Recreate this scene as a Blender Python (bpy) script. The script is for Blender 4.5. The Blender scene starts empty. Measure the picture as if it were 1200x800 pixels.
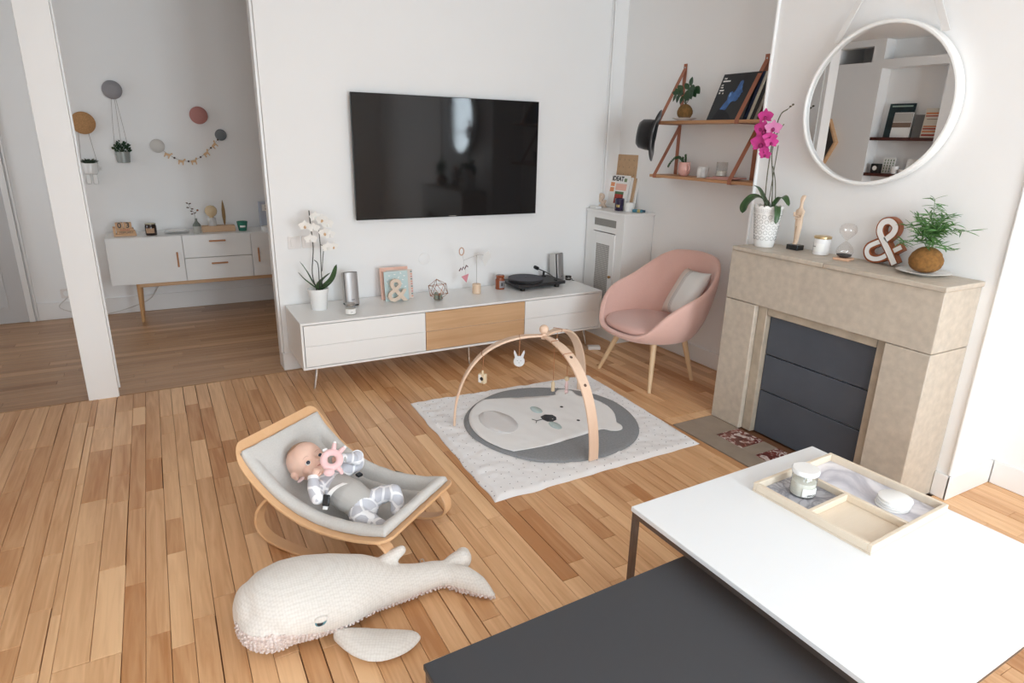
import bpy, bmesh, math, random
from mathutils import Vector, Matrix, noise as mnoise
from math import sin, cos, pi, radians, sqrt, atan2

random.seed(7)
SC = bpy.context.scene
COL = SC.collection

# ------------------------------------------------------------------ camera
CAM_H = 1.62
_y, _p, _r = radians(29.143), radians(17.751), radians(1.316)
_f = Vector((sin(_y)*cos(_p), cos(_y)*cos(_p), -sin(_p)))
_rt = Vector((cos(_y), -sin(_y), 0)); _up = _rt.cross(_f)
_r2 = cos(_r)*_rt + sin(_r)*_up; _u2 = -sin(_r)*_rt + cos(_r)*_up
FPX = 743.3
cd = bpy.data.cameras.new('camera'); cam = bpy.data.objects.new('camera', cd); COL.objects.link(cam)
cd.sensor_width = 36; cd.lens = FPX/1200*36; cd.clip_start = .05
cam.matrix_world = Matrix(((_r2.x, _u2.x, -_f.x, 0), (_r2.y, _u2.y, -_f.y, 0), (_r2.z, _u2.z, -_f.z, CAM_H), (0, 0, 0, 1)))
SC.camera = cam
def to_px(p):
    d = Vector(p)-Vector((0, 0, CAM_H)); z = d.dot(_f)
    if z <= 0.05: return None
    return (600+FPX*d.dot(_r2)/z, 400-FPX*d.dot(_u2)/z)

# ------------------------------------------------------------------ world and light
w = bpy.data.worlds.new('world'); SC.world = w; w.use_nodes = True
bg = w.node_tree.nodes['Background']; bg.inputs[0].default_value = (.80, .90, 1.0, 1); bg.inputs[1].default_value = 1.2

def area(name, loc, rot, sx, sy, power, col=(1, 1, 1)):
    l = bpy.data.lights.new(name, 'AREA'); l.shape = 'RECTANGLE'; l.size = sx; l.size_y = sy; l.energy = power; l.color = col
    o = bpy.data.objects.new(name, l); COL.objects.link(o); o.location = loc; o.rotation_euler = rot
    return o
DAY = (.785, .915, 1.0)
REAR_Y = -2.3; XLW = -1.4
REAR_WIN = [(-.45, .65), (1.10, 2.30)]
for k, (a, b_) in enumerate(REAR_WIN):
    area('daylight', ((a+b_)/2, REAR_Y-.16, 1.45), (radians(90), 0, 0), b_-a, 2.0, (40, 84)[k], DAY)
ADDED_LEFT_WIN = (-1.85, -.55)  # invented opening in the left wall, there to lift the shelf wall
area('daylight', (XLW-.17, sum(ADDED_LEFT_WIN)/2, 1.45), (radians(90), 0, radians(-90)), ADDED_LEFT_WIN[1]-ADDED_LEFT_WIN[0], 2.0, 12, DAY)  # added fill lamp shining in through the invented left window
HALL_WIN = (5.3, 6.3)
area('daylight', (-2.36, 5.8, 1.6), (radians(90), 0, radians(-90)), 1.0, 1.2, 3.5, (1, .95, .9))

SC.view_settings.view_transform = 'Standard'
SC.view_settings.look = 'None'
SC.view_settings.exposure = 0.80
SC.view_settings.gamma = 1.0
SC.view_settings.use_curve_mapping = False
SC.cycles.max_bounces = 10
SC.cycles.diffuse_bounces = 6
SC.cycles.glossy_bounces = 5
SC.cycles.transmission_bounces = 6
SC.cycles.transparent_max_bounces = 10
SC.cycles.caustics_reflective = False
SC.cycles.caustics_refractive = False

# ------------------------------------------------------------------ materials
def lin(c):
    if isinstance(c, str):
        c = c.lstrip('#'); c = tuple(int(c[i:i+2], 16)/255 for i in (0, 2, 4))
    return tuple((x/12.92 if x <= .04045 else ((x+.055)/1.055)**2.4) for x in c)
MATS = {}
def mat(name, col, rough=.5, metal=0., var=0., vscale=6., bump=0., bscale=60., spec=.5, sheen=0., coat=0., trans=0., stretch=None, emit=0.):
    m = bpy.data.materials.new(name); m.use_nodes = True; MATS[name] = m
    nt = m.node_tree; N = nt.nodes; L = nt.links; p = N['Principled BSDF']
    c = lin(col)
    p.inputs['Base Color'].default_value = (*c, 1); p.inputs['Roughness'].default_value = rough
    p.inputs['Metallic'].default_value = metal; p.inputs['Specular IOR Level'].default_value = spec
    p.inputs['Sheen Weight'].default_value = sheen; p.inputs['Coat Weight'].default_value = coat
    p.inputs['Transmission Weight'].default_value = trans
    tc = N.new('ShaderNodeTexCoord'); src = tc.outputs['Object']
    if stretch:
        mp = N.new('ShaderNodeMapping'); mp.inputs['Scale'].default_value = stretch; L.new(src, mp.inputs[0]); src = mp.outputs[0]
    if var > 0:
        n = N.new('ShaderNodeTexNoise'); n.inputs['Scale'].default_value = vscale; n.inputs['Detail'].default_value = 4; L.new(src, n.inputs['Vector'])
        r = N.new('ShaderNodeValToRGB'); r.color_ramp.elements[0].position = .3; r.color_ramp.elements[1].position = .7
        r.color_ramp.elements[0].color = (*[x*(1-var) for x in c], 1); r.color_ramp.elements[1].color = (*[min(1, x*(1+var*.6)) for x in c], 1)
        L.new(n.outputs['Fac'], r.inputs[0]); L.new(r.outputs[0], p.inputs['Base Color'])
    if bump > 0:
        n2 = N.new('ShaderNodeTexNoise'); n2.inputs['Scale'].default_value = bscale; n2.inputs['Detail'].default_value = 3; L.new(src, n2.inputs['Vector'])
        bp = N.new('ShaderNodeBump'); bp.inputs['Strength'].default_value = bump; bp.inputs['Distance'].default_value = .002
        L.new(n2.outputs['Fac'], bp.inputs['Height']); L.new(bp.outputs[0], p.inputs['Normal'])
    if emit: 
        p.inputs['Emission Color'].default_value = (*c, 1); p.inputs['Emission Strength'].default_value = emit
    return m
def glassy(name, tint=(1, 1, 1), gloss=.12, rough=.03, body=0.0):
    """thin clear glass: transparent mixed with a glossy reflection by fresnel"""
    m = bpy.data.materials.new(name); m.use_nodes = True; MATS[name] = m; nt = m.node_tree; N = nt.nodes; L = nt.links
    N.remove(N['Principled BSDF']); out = N['Material Output']
    t = N.new('ShaderNodeBsdfTransparent'); t.inputs[0].default_value = (*tint, 1)
    g = N.new('ShaderNodeBsdfGlossy'); g.inputs['Roughness'].default_value = rough
    lw = N.new('ShaderNodeLayerWeight'); lw.inputs['Blend'].default_value = .5
    pw = N.new('ShaderNodeMath'); pw.operation = 'POWER'; pw.inputs[1].default_value = 3.5; L.new(lw.outputs['Facing'], pw.inputs[0])
    ad = N.new('ShaderNodeMath'); ad.operation = 'MULTIPLY_ADD'; ad.inputs[1].default_value = .45; ad.inputs[2].default_value = .035+body; L.new(pw.outputs[0], ad.inputs[0])
    mx = N.new('ShaderNodeMixShader'); L.new(ad.outputs[0], mx.inputs[0]); L.new(t.outputs[0], mx.inputs[1]); L.new(g.outputs[0], mx.inputs[2])
    L.new(mx.outputs[0], out.inputs[0]); return m

def wood_mat(name, light, dark, axis='Y', rough=.35, attr=True, grain=1.0, coat=.0, scale=1.0):
    """boards: tone per board from the 'tone' attribute, fine grain stretched along the board"""
    m = bpy.data.materials.new(name); m.use_nodes = True; MATS[name] = m
    nt = m.node_tree; N = nt.nodes; L = nt.links; p = N['Principled BSDF']
    tc = N.new('ShaderNodeTexCoord'); mp = N.new('ShaderNodeMapping'); L.new(tc.outputs['Object'], mp.inputs[0])
    s = {'X': (2.2, 38, 38), 'Y': (38, 2.2, 38), 'Z': (38, 38, 2.2)}[axis]; mp.inputs['Scale'].default_value = tuple(x*scale for x in s)
    vec = mp.outputs[0]
    if attr:
        at = N.new('ShaderNodeAttribute'); at.attribute_name = 'tone'
        mu = N.new('ShaderNodeMath'); mu.operation = 'MULTIPLY'; mu.inputs[1].default_value = 173.0; L.new(at.outputs['Fac'], mu.inputs[0])
        cb = N.new('ShaderNodeCombineXYZ'); [L.new(mu.outputs[0], cb.inputs[i]) for i in range(3)]
        va = N.new('ShaderNodeVectorMath'); va.operation = 'ADD'; L.new(vec, va.inputs[0]); L.new(cb.outputs[0], va.inputs[1]); vec = va.outputs[0]
    n = N.new('ShaderNodeTexNoise'); n.inputs['Scale'].default_value = 1.0; n.inputs['Detail'].default_value = 6; n.inputs['Distortion'].default_value = 1.2
    L.new(vec, n.inputs['Vector'])
    n3 = N.new('ShaderNodeTexNoise'); n3.inputs['Scale'].default_value = .16; n3.inputs['Detail'].default_value = 2; L.new(vec, n3.inputs['Vector'])
    a1 = N.new('ShaderNodeMath'); a1.operation = 'MULTIPLY_ADD'; a1.inputs[1].default_value = .75*grain; a1.inputs[2].default_value = .5-.375*grain; L.new(n.outputs['Fac'], a1.inputs[0])
    a2 = N.new('ShaderNodeMath'); a2.operation = 'MULTIPLY_ADD'; a2.inputs[1].default_value = .9*grain; a2.inputs[2].default_value = -.45*grain; L.new(n3.outputs['Fac'], a2.inputs[0])
    a3 = N.new('ShaderNodeMath'); a3.operation = 'ADD'; L.new(a1.outputs[0], a3.inputs[0]); L.new(a2.outputs[0], a3.inputs[1])
    last = a3.outputs[0]
    if attr:
        a4 = N.new('ShaderNodeMath'); a4.operation = 'MULTIPLY_ADD'; a4.inputs[1].default_value = .54; a4.inputs[2].default_value = -.27; L.new(at.outputs['Fac'], a4.inputs[0])
        a5 = N.new('ShaderNodeMath'); a5.operation = 'ADD'; L.new(last, a5.inputs[0]); L.new(a4.outputs[0], a5.inputs[1]); last = a5.outputs[0]
    r = N.new('ShaderNodeValToRGB'); r.color_ramp.elements[0].position = .15; r.color_ramp.elements[1].position = .85
    r.color_ramp.elements[0].color = (*lin(dark), 1); r.color_ramp.elements[1].color = (*lin(light), 1)
    L.new(last, r.inputs[0]); L.new(r.outputs[0], p.inputs['Base Color'])
    p.inputs['Roughness'].default_value = rough; p.inputs['Coat Weight'].default_value = coat; p.inputs['Coat Roughness'].default_value = .25
    bp = N.new('ShaderNodeBump'); bp.inputs['Strength'].default_value = .15; bp.inputs['Distance'].default_value = .001
    L.new(n.outputs['Fac'], bp.inputs['Height']); L.new(bp.outputs[0], p.inputs['Normal'])
    return m

WALL = mat('wall paint', '#f1f0ef', .6, var=.012, vscale=1.5, bump=.08, bscale=90)
CEIL = mat('ceiling paint', '#f5f4f3', .7)
TRIM = mat('white gloss paint', '#efeeed', .35)
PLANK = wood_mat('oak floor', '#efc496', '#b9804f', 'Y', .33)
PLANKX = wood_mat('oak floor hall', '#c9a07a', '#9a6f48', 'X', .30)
JOINT = mat('floor joint', '#6d4529', .9)
BIRCH = wood_mat('pale birch', '#ecd2b8', '#dcbb9c', 'Z', .45, attr=False, grain=.6)
OAKP = wood_mat('oak veneer', '#dcb68f', '#bf946a', 'X', .4, attr=False, grain=1.0)
OAKY = wood_mat('oak strip', '#cf9e74', '#b27e54', 'Y', .4, attr=False, grain=.8)
OAKL = wood_mat('oak legs', '#d8ad7e', '#bd8d5c', 'Z', .4, attr=False, grain=.6)
OAKC = wood_mat('pale chair oak', '#e6cba8', '#d0ac80', 'Z', .4, attr=False, grain=.5)
BEECH = wood_mat('beech ply', '#e2b488', '#d09c6c', 'X', .4, attr=False, grain=.5)
WHITE = mat('white lacquer', '#efeeec', .3)
WHITEM = mat('white matt', '#eceae7', .55)
CERAM = mat('white ceramic', '#f1f0ee', .2, spec=.6)
BLACK = mat('black plastic', '#161616', .35)
STEEL = mat('brushed steel', '#b9b6b2', .3, metal=1)
CHROME = mat('chrome', '#d8d8d8', .12, metal=1)

# ------------------------------------------------------------------ mesh building
class B:
    def __init__(s, M=None): s.bm = bmesh.new(); s.M = M or Matrix()
    def v(s, p): return s.bm.verts.new(s.M @ Vector(p))
    def f(s, vs):
        try: return s.bm.faces.new(vs)
        except ValueError: return None
    def box(s, x0, x1, y0, y1, z0, z1, R=None, mi=0):
        R = R or Matrix(); P = [s.v(R @ Vector(p)) for p in ((x0,y0,z0),(x1,y0,z0),(x1,y1,z0),(x0,y1,z0),(x0,y0,z1),(x1,y0,z1),(x1,y1,z1),(x0,y1,z1))]
        for q in ((3,2,1,0),(4,5,6,7),(0,1,5,4),(1,2,6,5),(2,3,7,6),(3,0,4,7)):
            f = s.f([P[i] for i in q]); f.material_index = mi
        return s
    def obox(s, c, size, R=None):
        R = Matrix.Translation(c) @ (R.to_4x4() if R else Matrix()); x, y, z = (q/2 for q in size)
        return s.box(-x, x, -y, y, -z, z, R)
    def rings(s, rings, closed=True, cap0=True, cap1=True, mi=0):
        R = [[s.v(p) for p in r] for r in rings]; n = len(R[0])
        for a, b in zip(R, R[1:]):
            for i in range(n if closed else n-1):
                j = (i+1) % n; f = s.f((a[i], a[j], b[j], b[i]))
                if f: f.material_index = mi
        if closed and cap0: s.f(R[0][::-1])
        if closed and cap1: s.f(R[-1])
        return s
    def lathe(s, prof, c=(0, 0, 0), n=28, sx=1, sy=1, cap0=True, cap1=True, R=None, wob=None):
        c = Vector(c); R = R or Matrix(); rr = []
        for r, z in prof:
            rr.append([c+(R @ Vector((r*sx*cos(2*pi*i/n)*(1+(wob(i, z) if wob else 0)), r*sy*sin(2*pi*i/n)*(1+(wob(i, z) if wob else 0)), z))) for i in range(n)])
        return s.rings(rr, True, cap0 and prof[0][0] > 1e-5, cap1 and prof[-1][0] > 1e-5)
    def cyl(s, p0, p1, r0, r1=None, n=14): return s.tube([p0, p1], [r0, r0 if r1 is None else r1], n)
    def tube(s, pts, r, n=8, cap=True, flat=1.0):
        pts = [Vector(p) for p in pts]; k = len(pts); rs = r if isinstance(r, (list, tuple)) else [r]*k
        rr = []; up = None
        for i, p in enumerate(pts):
            t = (pts[min(i+1, k-1)]-pts[max(i-1, 0)]).normalized()
            if up is None: up = Vector((0, 0, 1)) if abs(t.z) < .9 else Vector((1, 0, 0))
            a = t.cross(up); a = a.normalized() if a.length > 1e-6 else t.orthogonal().normalized(); b = a.cross(t).normalized(); up = b
            rr.append([p+a*(rs[i]*cos(2*pi*j/n))+b*(rs[i]*flat*sin(2*pi*j/n)) for j in range(n)])
        return s.rings(rr, True, cap, cap)
    def band(s, pts, side, wid, thick, crown=None):
        """rectangular strip swept along pts; side = Vector of the width direction (or list)"""
        pts = [Vector(p) for p in pts]; k = len(pts); rr = []
        for i, p in enumerate(pts):
            t = (pts[min(i+1, k-1)]-pts[max(i-1, 0)]).normalized(); sd = Vector(side[i] if isinstance(side, list) else side).normalized()
            nn = t.cross(sd).normalized(); w_ = (wid[i] if isinstance(wid, list) else wid)/2; h = (thick[i] if isinstance(thick, list) else thick)/2
            e = min(h*.45, w_*.45)
            rr.append([p+sd*(w_-e)+nn*h, p+sd*w_+nn*(h-e), p+sd*w_-nn*(h-e), p+sd*(w_-e)-nn*h, p-sd*(w_-e)-nn*h, p-sd*w_-nn*(h-e), p-sd*w_+nn*(h-e), p-sd*(w_-e)+nn*h])
        return s.rings(rr)
    def prism(s, out, h0, h1, R=None):
        R = R or Matrix(); a = [s.v(R @ Vector((x, y, h0))) for x, y in out]; b = [s.v(R @ Vector((x, y, h1))) for x, y in out]
        s.f(a[::-1]); s.f(b); n = len(a)
        for i in range(n): s.f((a[i], a[(i+1) % n], b[(i+1) % n], b[i]))
        return s
    def ringprism(s, out, inn, h0, h1, R=None):
        R = R or Matrix(); n = len(out); L = [[s.v(R @ Vector((x, y, h))) for x, y in o] for o, h in ((out, h0), (out, h1), (inn, h1), (inn, h0))]
        for a, b in ((0, 1), (1, 2), (2, 3), (3, 0)):
            for i in range(n): s.f((L[a][i], L[a][(i+1) % n], L[b][(i+1) % n], L[b][i]))
        return s
    def ball(s, c, r, n=16, m=10, R=None):
        rx, ry, rz = r if isinstance(r, (list, tuple)) else (r, r, r); R = R or Matrix(); c = Vector(c)
        top = s.v(c+R @ Vector((0, 0, rz))); bot = s.v(c+R @ Vector((0, 0, -rz))); rows = []
        for j in range(1, m):
            a = pi*j/m; rows.append([s.v(c+R @ Vector((rx*sin(a)*cos(2*pi*i/n), ry*sin(a)*sin(2*pi*i/n), rz*cos(a)))) for i in range(n)])
        for i in range(n):
            s.f((top, rows[0][i], rows[0][(i+1) % n])); s.f((bot, rows[-1][(i+1) % n], rows[-1][i]))
            for a, b in zip(rows, rows[1:]): s.f((a[i], b[i], b[(i+1) % n], a[(i+1) % n]))
        return s
    def grid(s, fn, nu, nv):
        P = [[s.v(fn(i/nu, j/nv)) for j in range(nv+1)] for i in range(nu+1)]
        for i in range(nu):
            for j in range(nv): s.f((P[i][j], P[i+1][j], P[i+1][j+1], P[i][j+1]))
        return s
    def leaf(s, base, tip, wid, droop=0.0, nrm=(0, 0, 1), fold=.15, n=6, shape=1.0):
        base, tip = Vector(base), Vector(tip); d = tip-base; nrm = Vector(nrm); sd = d.cross(nrm).normalized(); up = sd.cross(d).normalized(); rows = []
        for i in range(n+1):
            t = i/n; w_ = wid*.5*(sin(pi*min(1, t**shape*.97+.03))**.8); c = base+d*t+Vector((0, 0, -droop*t*t))+up*0
            rows.append((c-sd*w_+up*(w_*fold), c-up*.0008, c+sd*w_+up*(w_*fold)))
        V = [[s.v(p) for p in r] for r in rows]
        for a, b in zip(V, V[1:]): s.f((a[0], a[1], b[1], b[0])); s.f((a[1], a[2], b[2], b[1]))
        return s
    def build(s, name, m, parent=None, loc=None, rotz=0, smooth=True, bevel=0, seg=2, subsurf=0, solid=0, ang=40, kind=None, label=None, soff=-1):
        bmesh.ops.recalc_face_normals(s.bm, faces=s.bm.faces)
        me = bpy.data.meshes.new(name); s.bm.to_mesh(me); s.bm.free()
        ms = m if isinstance(m, (list, tuple)) else [m]
        for q in ms: me.materials.append(q)
        if smooth:
            me.shade_smooth()
            if not subsurf: me.set_sharp_from_angle(angle=radians(ang))
        o = bpy.data.objects.new(name, me); COL.objects.link(o)
        if parent is not None: o.parent = parent
        if loc is not None: o.location = loc
        o.rotation_euler.z = rotz
        if solid: q = o.modifiers.new('solid', 'SOLIDIFY'); q.thickness = solid; q.offset = soff
        if bevel: q = o.modifiers.new('bevel', 'BEVEL'); q.width = bevel; q.segments = seg; q.limit_method = 'ANGLE'; q.angle_limit = radians(50); q.harden_normals = False
        if subsurf: q = o.modifiers.new('sub', 'SUBSURF'); q.levels = subsurf; q.render_levels = subsurf
        if kind: o['kind'] = kind
        if label: o['label'] = label
        return o

def tag(o, label, cat, group=None):
    o['label'] = label; o['category'] = cat
    if group: o['group'] = group
    return o
def thing(name, label, cat, loc=(0, 0, 0), rotz=0, group=None):
    o = bpy.data.objects.new(name, None); COL.objects.link(o); o.location = loc; o.rotation_euler.z = rotz; o.empty_display_size = .05
    return tag(o, label, cat, group)
def struct(b, name, m, parent=None, **k):
    o = b.build(name, m, parent, **k)
    if parent is None: o['kind'] = 'structure'
    return o
def RX(a): return Matrix.Rotation(a, 4, 'X')
def RY(a): return Matrix.Rotation(a, 4, 'Y')
def RZ(a): return Matrix.Rotation(a, 4, 'Z')
def T(*p): return Matrix.Translation(Vector(p))
def rr_outline(hx, hy, r, n=6):
    out = []
    for cx, cy, a0 in ((hx-r, hy-r, 0), (-hx+r, hy-r, 90), (-hx+r, -hy+r, 180), (hx-r, -hy+r, 270)):
        for i in range(n+1): a = radians(a0+90*i/n); out.append((cx+r*cos(a), cy+r*sin(a)))
    return out
def smoothstep(a, b, x):
    t = max(0, min(1, (x-a)/(b-a))); return t*t*(3-2*t)
def lerp(a, b, t): return a+(b-a)*t
def interp(tab, x):
    if x <= tab[0][0]: return tab[0][1]
    for (x0, y0), (x1, y1) in zip(tab, tab[1:]):
        if x <= x1: return y0+(y1-y0)*(x-x0)/(x1-x0)
    return tab[-1][1]
def catmull(pts, k=6):
    P = [Vector(p) for p in pts]; P = [2*P[0]-P[1]]+P+[2*P[-1]-P[-2]]; out = []
    for i in range(1, len(P)-2):
        for j in range(k):
            t = j/k; a, b, c, d = P[i-1], P[i], P[i+1], P[i+2]
            out.append(.5*((2*b)+(c-a)*t+(2*a-5*b+4*c-d)*t*t+(3*b-a-3*c+d)*t**3))
    out.append(P[-2]); return out
# ------------------------------------------------------------------ the setting
CH = 2.78            # ceiling height
XL, XR = -1.4, 3.56  # living room side walls
YT = 4.52            # television wall
YB = 6.70            # back wall of the alcove
BX, BY0, BY1 = 3.17, 1.345, 2.735   # chimney breast face and sides
floor = struct(B().box(-2.4, 3.6, -2.35, 6.75, -.08, -.012), 'floor', JOINT, smooth=False)
struct(B().box(-2.4, 3.75, -2.5, 6.9, CH, CH+.12), 'ceiling', CEIL, smooth=False)

tones = random.Random(3)
def plank_mesh(rects, name):
    me = bpy.data.meshes.new(name); V = []; F = []; Tn = []
    for (x0, x1, y0, y1, t, dz) in rects:
        k = len(V); e = .0012
        V += [(x0, y0, -.012), (x1, y0, -.012), (x1, y1, -.012), (x0, y1, -.012), (x0, y0, dz-e), (x1, y0, dz-e), (x1, y1, dz-e), (x0, y1, dz-e),
              (x0+e, y0+e, dz), (x1-e, y0+e, dz), (x1-e, y1-e, dz), (x0+e, y1-e, dz)]
        F += [tuple(k+i for i in q) for q in ((0,1,5,4),(1,2,6,5),(2,3,7,6),(3,0,4,7),(4,5,9,8),(5,6,10,9),(6,7,11,10),(7,4,8,11),(8,9,10,11))]
        Tn += [t]*12
    me.from_pydata(V, [], F); a = me.attributes.new('tone', 'FLOAT', 'POINT'); a.data.foreach_set('value', Tn); return me
rects = []
def fill_cols(x0, x1, y0, y1, wd=.0735):
    x = x0; 
    while x < x1-.01:
        w_ = wd*tones.uniform(.92, 1.08)
        if x+w_ > x1-.02: w_ = x1-x
        y = y1
        while y > y0+.001:
            L_ = tones.choice((.28, .35, .45, .5, .6, .75, .9, 1.1))*tones.uniform(.9, 1.1)
            if y-L_ < y0+.12: L_ = y-y0
            g = tones.choice((.0005, .0007, .001, .0013, .003)); t = min(1, max(0, tones.gauss(.5, .26)))
            rects.append((x+.0007, x+w_-g, y-L_+.0012, y, t, tones.uniform(-.0005, .0006))); y -= L_
        x += w_
fill_cols(XL, -.475, -2.3, 4.475)
fill_cols(-.475, -.285, 2.05, 4.475, .095)
rects.append((-.4745, -.2865, .85, 2.048, .72, 0)); 
fill_cols(-.475, -.285, -2.3, .848, .095)
fill_cols(-.285, 2.553, -2.3, 4.475)
fill_cols(2.553, 3.53, 2.655, 4.475)
fill_cols(2.553, 3.56, -2.3, 1.385)
rects.append((2.556, 3.17, 2.580, 2.652, .8, 0))
cover = [(1.24, 2.5, 2.33, 3.46), (1.45, 2.35, .5, 1.46), (.5, 1.4, .2, 1.22)]
def seen(r):
    cx, cy = (r[0]+r[1])/2, (r[2]+r[3])/2
    for a, b_, c, d in cover:
        if a < cx < b_ and c < r[2] and r[3] < d: return 0
    q = [to_px((x, y, 0)) for x, y in ((r[0], r[2]), (r[1], r[2]), (r[1], r[3]), (r[0], r[3]))]
    if None in q or cy < .3: return 0
    if all(p[0] < 0 or p[0] > 1200 or p[1] > 800 for p in q): return 0
    return abs(sum(q[i][0]*q[(i+1) % 4][1]-q[(i+1) % 4][0]*q[i][1] for i in range(4)))/2
rank = sorted(rects, key=lambda r: -seen(r)); big = rank[:296]; rest = rank[296:]
for r in big:
    o = bpy.data.objects.new('plank', plank_mesh([r], 'plank')); o.data.materials.append(PLANK); COL.objects.link(o); o.parent = floor
o = bpy.data.objects.new('floor_boards', plank_mesh(rest, 'floor_boards')); o.data.materials.append(PLANK); COL.objects.link(o); o.parent = floor; o['kind'] = 'stuff'
# alcove boards lie across, too narrow in the photo to pick apart
rects = []; y = 4.485
while y < 6.73:
    w_ = .075 if y > 4.55 else .09; x = -2.4
    while x < 2.4:
        L_ = tones.uniform(.4, 1.3); rects.append((x, x+L_-.001, y, y+w_-.0012, min(1, max(0, tones.gauss(.5, .22))), 0)); x += L_
    y += w_
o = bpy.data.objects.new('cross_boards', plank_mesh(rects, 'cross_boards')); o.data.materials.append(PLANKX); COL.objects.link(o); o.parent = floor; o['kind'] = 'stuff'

def wall(name, *boxes, m=None):
    b = B()
    for q in boxes: b.box(*q)
    return struct(b, name, m or WALL, smooth=False)
wall('wall_television', (.665, 3.56, YT, YT+.14, -.02, CH))
wall('wall_back', (-2.4, 3.0, YB, YB+.12, -.02, CH))
wall('wall_alcove', (2.4, 2.5, YT+.14, YB, -.02, CH))
wall('wall_right', (XR, XR+.12, -2.3, YT+.1, -.02, CH),
     (3.525, XR, 1.40, YT, -.02, CH))
wall('wall_chimney', (BX, XR+.02, BY0, BY1, -.02, CH))
rw = [(-1.4, 3.68, REAR_Y-.12, REAR_Y, -.02, .45), (-1.4, 3.68, REAR_Y-.12, REAR_Y, 2.45, CH)]; x = -1.4
for a, b_ in REAR_WIN: rw.append((x, a, REAR_Y-.12, REAR_Y, .45, 2.45)); x = b_
rw.append((x, 3.68, REAR_Y-.12, REAR_Y, .45, 2.45)); wall('wall_rear', *rw)
# left wall with the shelf niche seen in the round mirror, the beam above it and the dark opening
NX = XL-.20
wall('wall_left', (XL-.12, XL, -2.3, ADDED_LEFT_WIN[0], -.02, CH), (XL-.12, XL, ADDED_LEFT_WIN[0], ADDED_LEFT_WIN[1], -.02, .45), (XL-.12, XL, ADDED_LEFT_WIN[0], ADDED_LEFT_WIN[1], 2.45, CH), (XL-.12, XL, ADDED_LEFT_WIN[1], 3.78, -.02, CH), (XL-.62, XL-.60, 4.56, 5.09, 2.48, CH), (XL-.60, XL-.12, 4.56, 5.09, 2.48, 2.53), (XL-.60, XL-.12, 4.56, 4.59, 2.53, CH), (XL-.60, XL-.12, 5.06, 5.09, 2.53, CH), (NX-.1, NX, 3.6, 4.6, -.02, CH), (NX, XL, 3.78, 4.48, 2.47, 2.56), (NX, XL, 3.78, 4.48, -.02, .4),
     (NX, XL, 4.48, 4.61, -.02, CH), (XL-.12, XL, 4.61, 5.30, -.02, 2.54), (XL-.12, XL, 4.61, 5.30, 2.71, CH), (XL-.12, XL, 5.04, 5.30, 2.54, 2.71))
wall('wall_hall', (-2.4, -2.3, 4.4, 5.3, -.02, CH), (-2.4, -2.3, 5.3, 6.3, -.02, 1.0), (-2.4, -2.3, 5.3, 6.3, 2.2, CH), (-2.4, -2.3, 6.3, YB, -.02, CH), (-2.3, NX-.05, 4.4, 4.5, -.02, CH))

def window(n, M, w_, h_):
    b = B(M); f = .05
    b.box(0, w_, -.03, .03, 0, f); b.box(0, w_, -.03, .03, h_-f, h_); b.box(0, f, -.03, .03, f, h_-f); b.box(w_-f, w_, -.03, .03, f, h_-f); b.box(w_/2-.04, w_/2+.04, -.035, .035, f, h_-f)
    fr = struct(b, 'window_%d' % n, TRIM, smooth=False)
    for k, (a, c) in enumerate(((f, w_/2-.04), (w_/2+.04, w_-f))):
        for z0, z1 in ((f, h_*.62), (h_*.62+.03, h_-f)): B(M).box(a, c, -.004, .004, z0, z1).build('pane', GLASSP, fr, smooth=False)
        B(M).box(a, c, -.015, .015, h_*.62, h_*.62+.03).build('glazing_bar', TRIM, fr, smooth=False)
GLASSP = glassy('window glass')
for n, (a, b_) in enumerate(REAR_WIN): window(n+1, T(a, REAR_Y-.05, .45), b_-a, 2.0)
window(3, T(XL-.07, ADDED_LEFT_WIN[0], .45) @ RZ(pi/2), ADDED_LEFT_WIN[1]-ADDED_LEFT_WIN[0], 2.0)  # added left-wall window, frames the fill lamp for the shelf wall
window(4, T(-2.35, 5.3, 1.0) @ RZ(pi/2), 1.0, 1.2)

def skirt(name, x0, x1, y0, y1, h=.125):
    b = B().box(x0, x1, y0, y1, 0, h); return struct(b, name, TRIM, bevel=.004)
skirt('baseboard_television', .655, 2.9, YT-.014, YT-.0005)
skirt('baseboard_television_end', .652, .664, YT-.014, YT+.145)
skirt('baseboard_right', 3.509, 3.5245, BY1+.001, YT-.016)
skirt('baseboard_chimney', BX-.016, BX-.0005, BY0-.014, 1.404)
skirt('baseboard_chimney_side', BX-.016, XR-.014, BY0-.016, BY0-.0005)
skirt('baseboard_bay', XR-.014, XR-.0005, -2.28, BY0-.018)
skirt('baseboard_alcove', -1.03, 2.38, YB-.016, YB-.0005, .155)
skirt('baseboard_left', XL+.0005, XL+.014, -2.28, 4.46)
# post between the living room and the alcove
struct(B().box(-.527, -.362, 4.468, 4.510, -.005, CH-.002), 'trim_1', WALL, bevel=.003)
struct(B().box(-.510, -.352, 4.512, 4.526, .045, CH-.002), 'trim_2', TRIM)
# end cap of the television wall and corner beads
struct(B().box(.648, .664, YT+.02, YT+.12, .128, CH-.002), 'trim_3', TRIM)
struct(B().cyl((BX-.006, BY1-.006, .0), (BX-.006, BY1-.006, CH-.002), .010), 'trim_4', TRIM)
struct(B().cyl((BX-.004, BY0-.004, .128), (BX-.004, BY0-.004, CH-.002), .009), 'trim_5', TRIM)
struct(B().cyl((3.385, YT-.012, 1.09), (3.385, YT-.012, CH-.002), .011).cyl((3.365, YT-.008, 1.09), (3.365, YT-.008, CH-.002), .006), 'trim_6', TRIM, label='thin white heating pipes running up the corner')
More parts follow.
